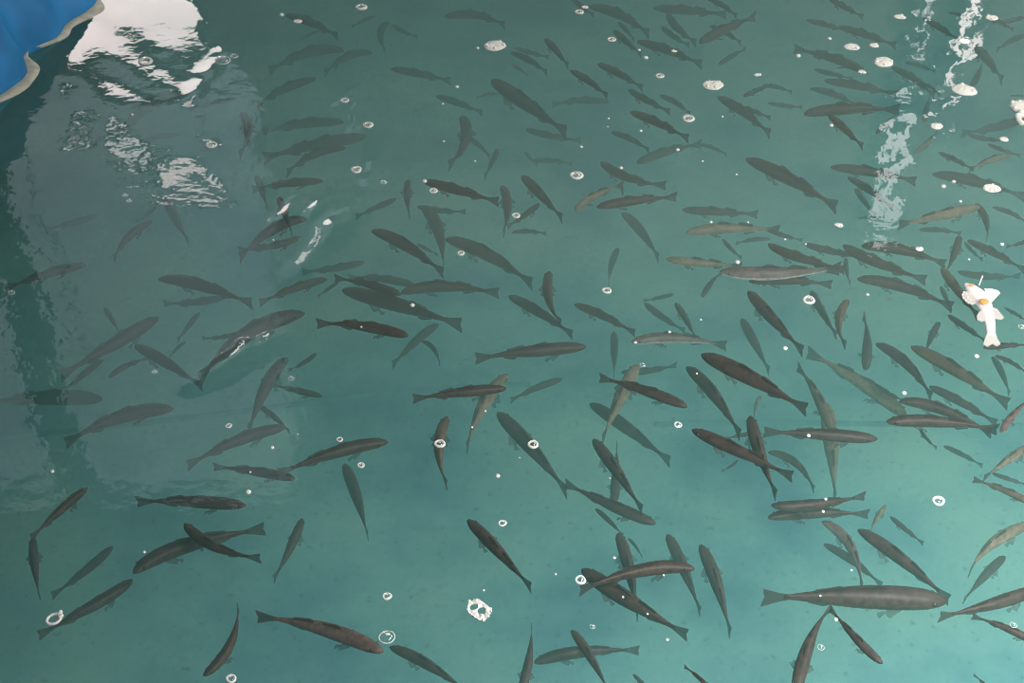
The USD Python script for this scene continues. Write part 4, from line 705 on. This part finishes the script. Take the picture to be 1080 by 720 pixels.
SPECIAL = {'loop':([-1.016,2.0228],[[0.012,0.0076],[0.0132,0.0048],[0.0137,0.0018],[0.0135,-0.0014],[0.0125,-0.0046],[0.0109,-0.0076],[0.0087,-0.0102],[0.006,-0.0124],[0.003,-0.0139],[-0.0002,-0.0148],[-0.0035,-0.0151],[-0.0066,-0.0146],[-0.0095,-0.0134],[-0.0119,-0.0116],[-0.0138,-0.0092],[-0.015,-0.0064],[-0.0155,-0.0034],[-0.0153,-0.0002],[-0.0144,0.003],[-0.0128,0.006],[-0.0106,0.0086],[-0.0079,0.0108],[-0.0049,0.0124],[-0.0016,0.0133],[0.0017,0.0136],[0.0048,0.0131],[0.0077,0.0119],[0.0101,0.01]]),'loop_bead':([-1.016,2.0228],[[0.0093,0.0148],[0.0137,0.0088],[0.0118,0.0044],[0.0077,0.0118],[0.0096,0.0185]]),'raft':([-0.0741,2.0474],[[-0.0203,0.0284],[-0.0158,0.0246],[-0.0115,0.0313],[-0.0011,0.0294],[0.0079,0.0218],[0.0139,0.0171],[0.0199,0.0105],[0.0295,0.0021],[0.0274,-0.0091],[0.0216,-0.0128],[0.0232,-0.0202],[0.0181,-0.0202],[0.0131,-0.0313],[0.0086,-0.0258],[0.0058,-0.0294],[-0.003,-0.0258],[-0.012,-0.0184],[-0.0224,-0.0091],[-0.0263,0.0002],[-0.0244,0.0133]]),'hole1':([-0.0741,2.0474],[[-0.0016,0.0105],[-0.0014,0.0083],[-0.0017,0.006],[-0.0025,0.0038],[-0.0038,0.0019],[-0.0053,0.0002],[-0.0072,-0.001],[-0.0093,-0.0018],[-0.0114,-0.0021],[-0.0135,-0.0019],[-0.0155,-0.0012],[-0.0173,-0.0],[-0.0188,0.0016],[-0.0199,0.0035],[-0.0205,0.0056],[-0.0207,0.0079],[-0.0204,0.0102],[-0.0196,0.0124],[-0.0184,0.0143],[-0.0168,0.016],[-0.0149,0.0172],[-0.0128,0.018],[-0.0107,0.0183],[-0.0085,0.0181],[-0.0065,0.0174],[-0.0047,0.0162],[-0.0033,0.0146],[-0.0022,0.0127]]),'hole2':([-0.0741,2.0474],[[0.016,-0.0013],[0.016,-0.0038],[0.0155,-0.0061],[0.0145,-0.0083],[0.0132,-0.0102],[0.0115,-0.0117],[0.0095,-0.0128],[0.0074,-0.0133],[0.0052,-0.0133],[0.0031,-0.0128],[0.0012,-0.0117],[-0.0005,-0.0102],[-0.0019,-0.0083],[-0.0028,-0.0062],[-0.0033,-0.0038],[-0.0033,-0.0014],[-0.0028,0.001],[-0.0018,0.0032],[-0.0005,0.0051],[0.0012,0.0066],[0.0032,0.0077],[0.0053,0.0082],[0.0075,0.0082],[0.0096,0.0077],[0.0116,0.0066],[0.0133,0.0051],[0.0146,0.0032],[0.0155,0.001]]),'raft_bead':([-0.0741,2.0474],[[-0.0225,0.0246],[-0.0187,0.019],[-0.0242,0.0058],[-0.0233,-0.0035],[-0.0165,-0.0128],[-0.009,-0.0211],[-0.0001,-0.0276],[0.0102,-0.0304],[0.0159,-0.0258],[0.0217,-0.0184],[0.0274,-0.0035],[0.0273,0.004],[0.0169,0.0105],[0.0064,0.0199],[-0.001,0.0246],[-0.0055,0.0284],[-0.0032,-0.0184],[0.0158,-0.0128]]),'edge':([1.7276,4.2252],[[-0.0351,-0.0005],[-0.0173,0.0257],[0.0067,0.0346],[0.0301,0.0309],[0.0564,0.0283],[0.0652,0.0021],[0.0495,-0.0342],[0.0263,-0.0599],[0.0075,-0.0701],[-0.0057,-0.0599],[-0.0161,-0.0394],[-0.028,-0.0239]]),'curl':([1.7276,4.2252],[[-0.0266,-0.0828],[-0.0144,-0.0625],[0.0003,-0.0573],[0.0142,-0.065],[0.0124,-0.0904],[-0.0038,-0.1106],[-0.0197,-0.1106]]),'edge_bead':([1.7276,4.2252],[[-0.0208,0.0125],[-0.0226,-0.0239],[-0.0082,-0.0497],[0.0049,0.0178],[0.0209,0.0073],[0.0069,-0.0239],[0.0271,-0.0187],[-0.0245,-0.0701]]),'dead_spine':([1.3256,3.146],[[-0.0249,0.0869],[-0.0155,0.0715],[-0.0065,0.047],[0.0024,0.0228],[0.006,-0.0072],[0.0062,-0.0309],[0.0039,-0.0661],[-0.0007,-0.1008],[-0.0066,-0.1294],[-0.0095,-0.1436]]),'dead_width':([0,0],[np.float64(0.0055),np.float64(0.0157),np.float64(0.0227),np.float64(0.0251),np.float64(0.0219),np.float64(0.0188),np.float64(0.0157),np.float64(0.0141),np.float64(0.0125),np.float64(0.0118)]),'pec1':([1.3256,3.146],[[-0.0054,0.0288],[-0.0241,0.044],[-0.041,0.044],[-0.0496,0.0288],[-0.0491,0.0108],[-0.0423,-0.0072],[-0.0289,-0.0131],[-0.0163,-0.0072]]),'pec2':([1.3256,3.146],[[0.0194,0.0531],[0.0382,0.0531],[0.0565,0.044],[0.0589,0.0319],[0.043,0.0138],[0.0264,-0.0072],[0.0168,-0.0012]]),'pel1':([1.3256,3.146],[[0.0011,-0.0338],[-0.0211,-0.0486],[-0.031,-0.0661],[-0.0336,-0.0806],[-0.024,-0.0893],[-0.0098,-0.0835]]),'pel2':([1.3256,3.146],[[0.0229,-0.0279],[0.0343,-0.0338],[0.0392,-0.0573],[0.0435,-0.0719],[0.0331,-0.0806],[0.0163,-0.0748]]),'dtail':([1.3256,3.146],[[-0.0175,-0.1322],[0.005,-0.1322],[0.0038,-0.1577],[0.0062,-0.1801],[-0.006,-0.1884],[-0.0161,-0.1789],[-0.0318,-0.1912],[-0.0405,-0.1801],[-0.0305,-0.1577]]),'lace':([1.3256,3.146],[[-0.0418,0.041],[-0.0484,0.0288],[-0.0495,0.0138],[-0.0457,0.0018],[-0.0404,-0.0072],[-0.0326,-0.0131],[-0.0365,0.0319],[-0.0364,0.0168],[-0.0319,0.0048],[-0.0271,0.0319]]),'vent':([1.3256,3.146],[[-0.0038,-0.0238],[-0.0162,0.0611]]),'barbel':([1.3256,3.146],[[0.009,0.0715],[0.0285,0.1098]])}
for hx, hy, mx, my, tx, ty, z, depth, flags, label in FISH:
    make_fish(((hx, hy), (mx, my), (tx, ty)), z, depth, flags, label)

# ---------------------------------------------------------------- bubbles and foam
def torus(r, tube, wob, seed, K=22, k2=6, sx=1.0):
    rg = np.random.default_rng(seed); a = np.arange(K) / K * 2 * np.pi; b = np.arange(k2) / k2 * 2 * np.pi
    rr = r * (1 + wob * (0.5 * np.sin(2 * a + rg.uniform(0, 6)) + 0.5 * np.sin(3 * a + rg.uniform(0, 6)))); tt = tube * (1 + wob * 2.5 * np.sin(a + rg.uniform(0, 6)) * 0.6 + wob * rg.uniform(-1, 1, K))
    R = rr[:, None] + tt[:, None] * np.cos(b); V = np.stack([R * np.cos(a)[:, None] * sx, R * np.sin(a)[:, None], tt[:, None] * np.sin(b)], -1).reshape(-1, 3)
    F = []
    for i in range(K):
        for j in range(k2): p, q = i * k2 + j, ((i + 1) % K) * k2 + j; p2, q2 = i * k2 + (j + 1) % k2, ((i + 1) % K) * k2 + (j + 1) % k2; F += [(p, q, q2), (p, q2, p2)]
    return trimesh.Trimesh(V, F, process=False)
def lump(outline, h, seed, rings=5, holes=()):
    """low foam cushion over an outline (n x 2 around the origin)"""
    o = np.array(outline); n = len(o); V = []
    for k in range(rings + 1):
        s = math.sin(k / rings * np.pi / 2) if k else 0
        q = o * s; z = h * math.sqrt(max(0, 1 - s * s))
        nz = meshkit.noise(np.c_[q * 2.2 / max(1e-6, np.abs(o).max()), np.zeros(n)] * 1.7, seed)
        V += [np.c_[q, z * (0.55 + 0.9 * nz)]]
    V = np.vstack(V); low = np.c_[o * 0.9, np.full(n, -0.35 * h)]; V = np.vstack([V, low, [[0, 0, -0.35 * h]]]); F = []
    for k in range(rings + 1):
        for i in range(n): j = (i + 1) % n; a, b, c, d = k * n + i, k * n + j, (k + 1) * n + j, (k + 1) * n + i; F += [(a, d, c), (a, c, b)]
    e = len(V) - 1
    for i in range(n): F += [((rings + 1) * n + i, e, (rings + 1) * n + (i + 1) % n)]
    return trimesh.Trimesh(V, F, process=False)
def oval(rx, ry, rot, wob, seed, n=26):
    rg = np.random.default_rng(seed); a = np.arange(n) / n * 2 * np.pi
    r = 1 + wob * (np.sin(2 * a + rg.uniform(0, 6)) + np.sin(3 * a + rg.uniform(0, 6)) * 0.6 + np.sin(5 * a + rg.uniform(0, 6)) * 0.4)
    p = np.c_[rx * r * np.cos(a), ry * r * np.sin(a)]; c, s = math.cos(rot), math.sin(rot)
    return p @ np.array([[c, s], [-s, c]])
def dome(r, h, K=16, rings=4):
    m = trimesh.creation.icosphere(2, 1.0); v = m.vertices.copy(); v[:, 2] = np.maximum(v[:, 2], -0.05); v *= [r, r, h]; return trimesh.Trimesh(v, m.faces, process=False)
GB = 'bubbles and foam floating on the water'
for k, (x, y, r, kind, label) in enumerate(BUBBLES):
    z = float(wave(x, y)); rg = np.random.default_rng(100 + k)
    if kind == 'd':
        m = trimesh.creation.icosphere(1, 1.0); m.vertices *= [r * 0.85, r * 0.85, r * 0.6]
        tag(obj('bubble', m, FOAM, loc=(x, y, z)), label, 'bubble', GB)
    elif kind == 'f':
        t = thing('foam_flake', label, 'foam', (x, y, z), GB)
        obj('froth', lump(oval(r, r * rg.uniform(0.7, 0.95), rg.uniform(-0.3, 0.3), 0.05, k), r * 0.24, k), FOAM, t)
        beads = []
        for q in range(5):
            a = rg.uniform(0, 6.28); b = trimesh.creation.icosphere(1, r * rg.uniform(0.12, 0.22)); b.apply_translation([r * 0.75 * math.cos(a), r * 0.6 * math.sin(a), r * 0.12]); beads.append(b)
        obj('bead_cluster', join(*beads), FOAM, t)
    else:
        t = thing('bubble', label, 'bubble', (x, y, z), GB)
        if kind == 'r':
            obj('rim', torus(r * 0.78, r * 0.24, 0.08, k), FOAM, t)
            obj('film', dome(r * 0.75, r * 0.55), FILM, t)
            b = trimesh.creation.icosphere(1, r * 0.15); b.apply_translation([r * rg.uniform(-.3, .3), r * rg.uniform(-.2, .3), r * 0.45]); obj('bead', b, FOAM, t)
        else:
            obj('rim', torus(r * 0.95, r * 0.06, 0.05, k), FOAM, t)
            obj('film', dome(r * 0.92, r * 0.6), FILM, t)
            b = trimesh.creation.icosphere(1, r * 0.22); b.vertices *= [1.5, 0.8, 0.6]; b.apply_translation([r * 0.1, 0, r * 0.55]); obj('bead', b, FOAM, t)

# the open loop, the raft with two holes, the foam at the edge, the dead white fish
def tube_loop(pts, radii, seed, K=7):
    p = np.array(pts); n = len(p); tan = np.roll(p, -1, 0) - np.roll(p, 1, 0); tan /= np.linalg.norm(tan, axis=1, keepdims=True); nr = np.stack([-tan[:, 1], tan[:, 0]], 1); b = np.arange(K) / K * 2 * np.pi
    R = np.asarray(radii)[:, None]; V = np.concatenate([p[:, None] + nr[:, None] * (R * np.cos(b))[..., None], (R * np.sin(b))[..., None]], -1).reshape(-1, 3); F = []
    for i in range(n):
        for j in range(K): a, c = i * K + j, ((i + 1) % n) * K + j; a2, c2 = i * K + (j + 1) % K, ((i + 1) % n) * K + (j + 1) % K; F += [(a, c2, c), (a, a2, c2)]
    m = trimesh.Trimesh(V, F, process=False); m.fix_normals(); return m
def spec(name): o, pts = SPECIAL[name]; return np.array([*o, float(wave(*o))]), np.array(pts)
def beads(spots, r, seed, z=0.0):
    rg = np.random.default_rng(seed); out = []
    for x, y in spots: b = trimesh.creation.icosphere(1, r * rg.uniform(0.7, 1.3)); b.apply_translation([x, y, z + r * rg.uniform(0, .5)]); out.append(b)
    return join(*out)
o, pts = spec('loop'); rg = np.random.default_rng(3)
t = thing('foam_loop', 'open oval loop of white foam with an empty middle, low by the dim corner', 'foam', o, GB)
obj('rim', tube_loop(pts, 0.0028 + 0.0012 * rg.random(len(pts)), 1), FOAM, t); obj('bead_cluster', beads(SPECIAL['loop_bead'][1], 0.004, 4), FOAM, t); obj('film', trimesh.Trimesh(*[np.c_[np.vstack([pts * 0.95, [[0, 0]]]), np.full(len(pts) + 1, 0.002)], [(i, (i + 1) % len(pts), len(pts)) for i in range(len(pts))]], process=False), FILM, t)
def foam_sheet(poly, h, seed, step=0.004):
    """froth with holes: an upright-edged sheet whose top is lumpy"""
    v2, f = trimesh.creation.triangulate_polygon(poly.segmentize(step * 1.5), engine='earcut'); m = trimesh.creation.extrude_triangulation(np.asarray(v2), np.asarray(f), h)
    m = m.subdivide_to_size(step * 2.2); v = m.vertices.copy(); up = v[:, 2] > h * 0.5
    v[up, 2] = h * (0.35 + 1.1 * meshkit.noise(np.c_[v[up, :2] / 0.006, np.zeros(up.sum())], seed)); v[:, 2] -= h * 0.3
    return trimesh.Trimesh(v, m.faces, process=False)
o, pts = spec('raft')
poly = Polygon(pts, [SPECIAL['hole1'][1], SPECIAL['hole2'][1]]).buffer(0)
t = thing('foam_raft', 'squarish white foam raft with two round holes like eye sockets', 'foam', o, GB)
obj('froth', foam_sheet(poly, 0.005, 5), FOAM, t, smooth=False); obj('bead_cluster', beads(SPECIAL['raft_bead'][1], 0.0024, 6, 0.002), FOAM, t)
o, pts = spec('edge')
t = thing('foam_flake', 'large ragged white foam clump with a curled end, cut by the photo edge', 'foam', o, GB)
obj('froth', lump(pts, 0.016, 7), FOAM, t); obj('curl', tube_loop(SPECIAL['curl'][1], np.full(len(SPECIAL['curl'][1]), 0.010), 2), FOAM, t); obj('bead_cluster', beads(SPECIAL['edge_bead'][1], 0.009, 8, 0.004), FOAM, t)

o, sp = spec('dead_spine'); wd = np.array(SPECIAL['dead_width'][1])
d = np.r_[0, np.cumsum(np.linalg.norm(np.diff(sp, axis=0), axis=1))]; q = np.linspace(0, d[-1], 40)
cx, cy, hw = np.interp(q, d, sp[:, 0]), np.interp(q, d, sp[:, 1]), np.interp(q, d, wd)
for _ in range(2): cx, cy, hw = (np.r_[a[0], (a[:-2] + 2 * a[1:-1] + a[2:]) / 4, a[-1]] for a in (cx, cy, hw))
tn = np.gradient(np.c_[cx, cy], axis=0); tn /= np.linalg.norm(tn, axis=1, keepdims=True); K = 18; b = np.arange(K) / K * 2 * np.pi
V = np.stack([cx[:, None] + -tn[:, 1:2] * hw[:, None] * np.cos(b), cy[:, None] + tn[:, 0:1] * hw[:, None] * np.cos(b), hw[:, None] * 0.75 * np.sin(b) + 0 * cx[:, None]], -1).reshape(-1, 3)
F = []
for i in range(39):
    for k in range(K): a, c = i * K + k, i * K + (k + 1) % K; F += [(a, c, c + K), (a, c + K, a + K)]
V = np.vstack([V, [[cx[0], cy[0], 0], [cx[-1], cy[-1], 0]]]); e = 40 * K
for k in range(K): F += [(e, (k + 1) % K, k), (e + 1, 39 * K + k, 39 * K + (k + 1) % K)]
body = trimesh.Trimesh(V, F, process=False); body.fix_normals()
t = thing('dead_fish', 'dead white fish floating belly up with spread fins and an orange vent', 'fish', o + [0, 0, 0.004])
obj('body', body, WHITE_SKIN, t)
def blade(key, z=0.004, h=0.003): 
    p = Polygon(SPECIAL[key][1]).buffer(0); m = trimesh.creation.extrude_polygon(p, h, engine='earcut'); m.apply_translation([0, 0, z]); return m
obj('pectoral_fin', blade('pec1'), WHITE_FIN, t, smooth=False); obj('pectoral_fin', blade('pec2', 0.008), WHITE_SKIN, t, smooth=False)
obj('pelvic_fin', blade('pel1'), WHITE_FIN, t, smooth=False); obj('pelvic_fin', blade('pel2'), WHITE_FIN, t, smooth=False)
obj('tail_fin', blade('dtail', -0.001), WHITE_FIN, t, smooth=False)
fr = SPECIAL['lace'][1]; obj('fin_lace', beads(fr, 0.0022, 9, 0.007), WHITE_SKIN, t)
ov = trimesh.creation.icosphere(2, 1.0); vc = SPECIAL['vent'][1]; ov.vertices *= [0.013, 0.012, 0.005]; ov.apply_translation([*vc[0], 0.025]); tag(obj('vent', ov, ORANGE, t), 'orange swollen vent')
ov = trimesh.creation.icosphere(1, 1.0); ov.vertices *= [0.008, 0.004, 0.003]; ov.apply_translation([*vc[1], 0.0175]); obj('mouth', ov, ORANGE, t)
w0, w1 = np.array([*SPECIAL['barbel'][1][0], 0.008]), np.array([*SPECIAL['barbel'][1][1], 0.012]); br = trimesh.creation.cylinder(0.0022, segment=[w0, w1], sections=6); obj('barbel', br, WHITE_SKIN, t)
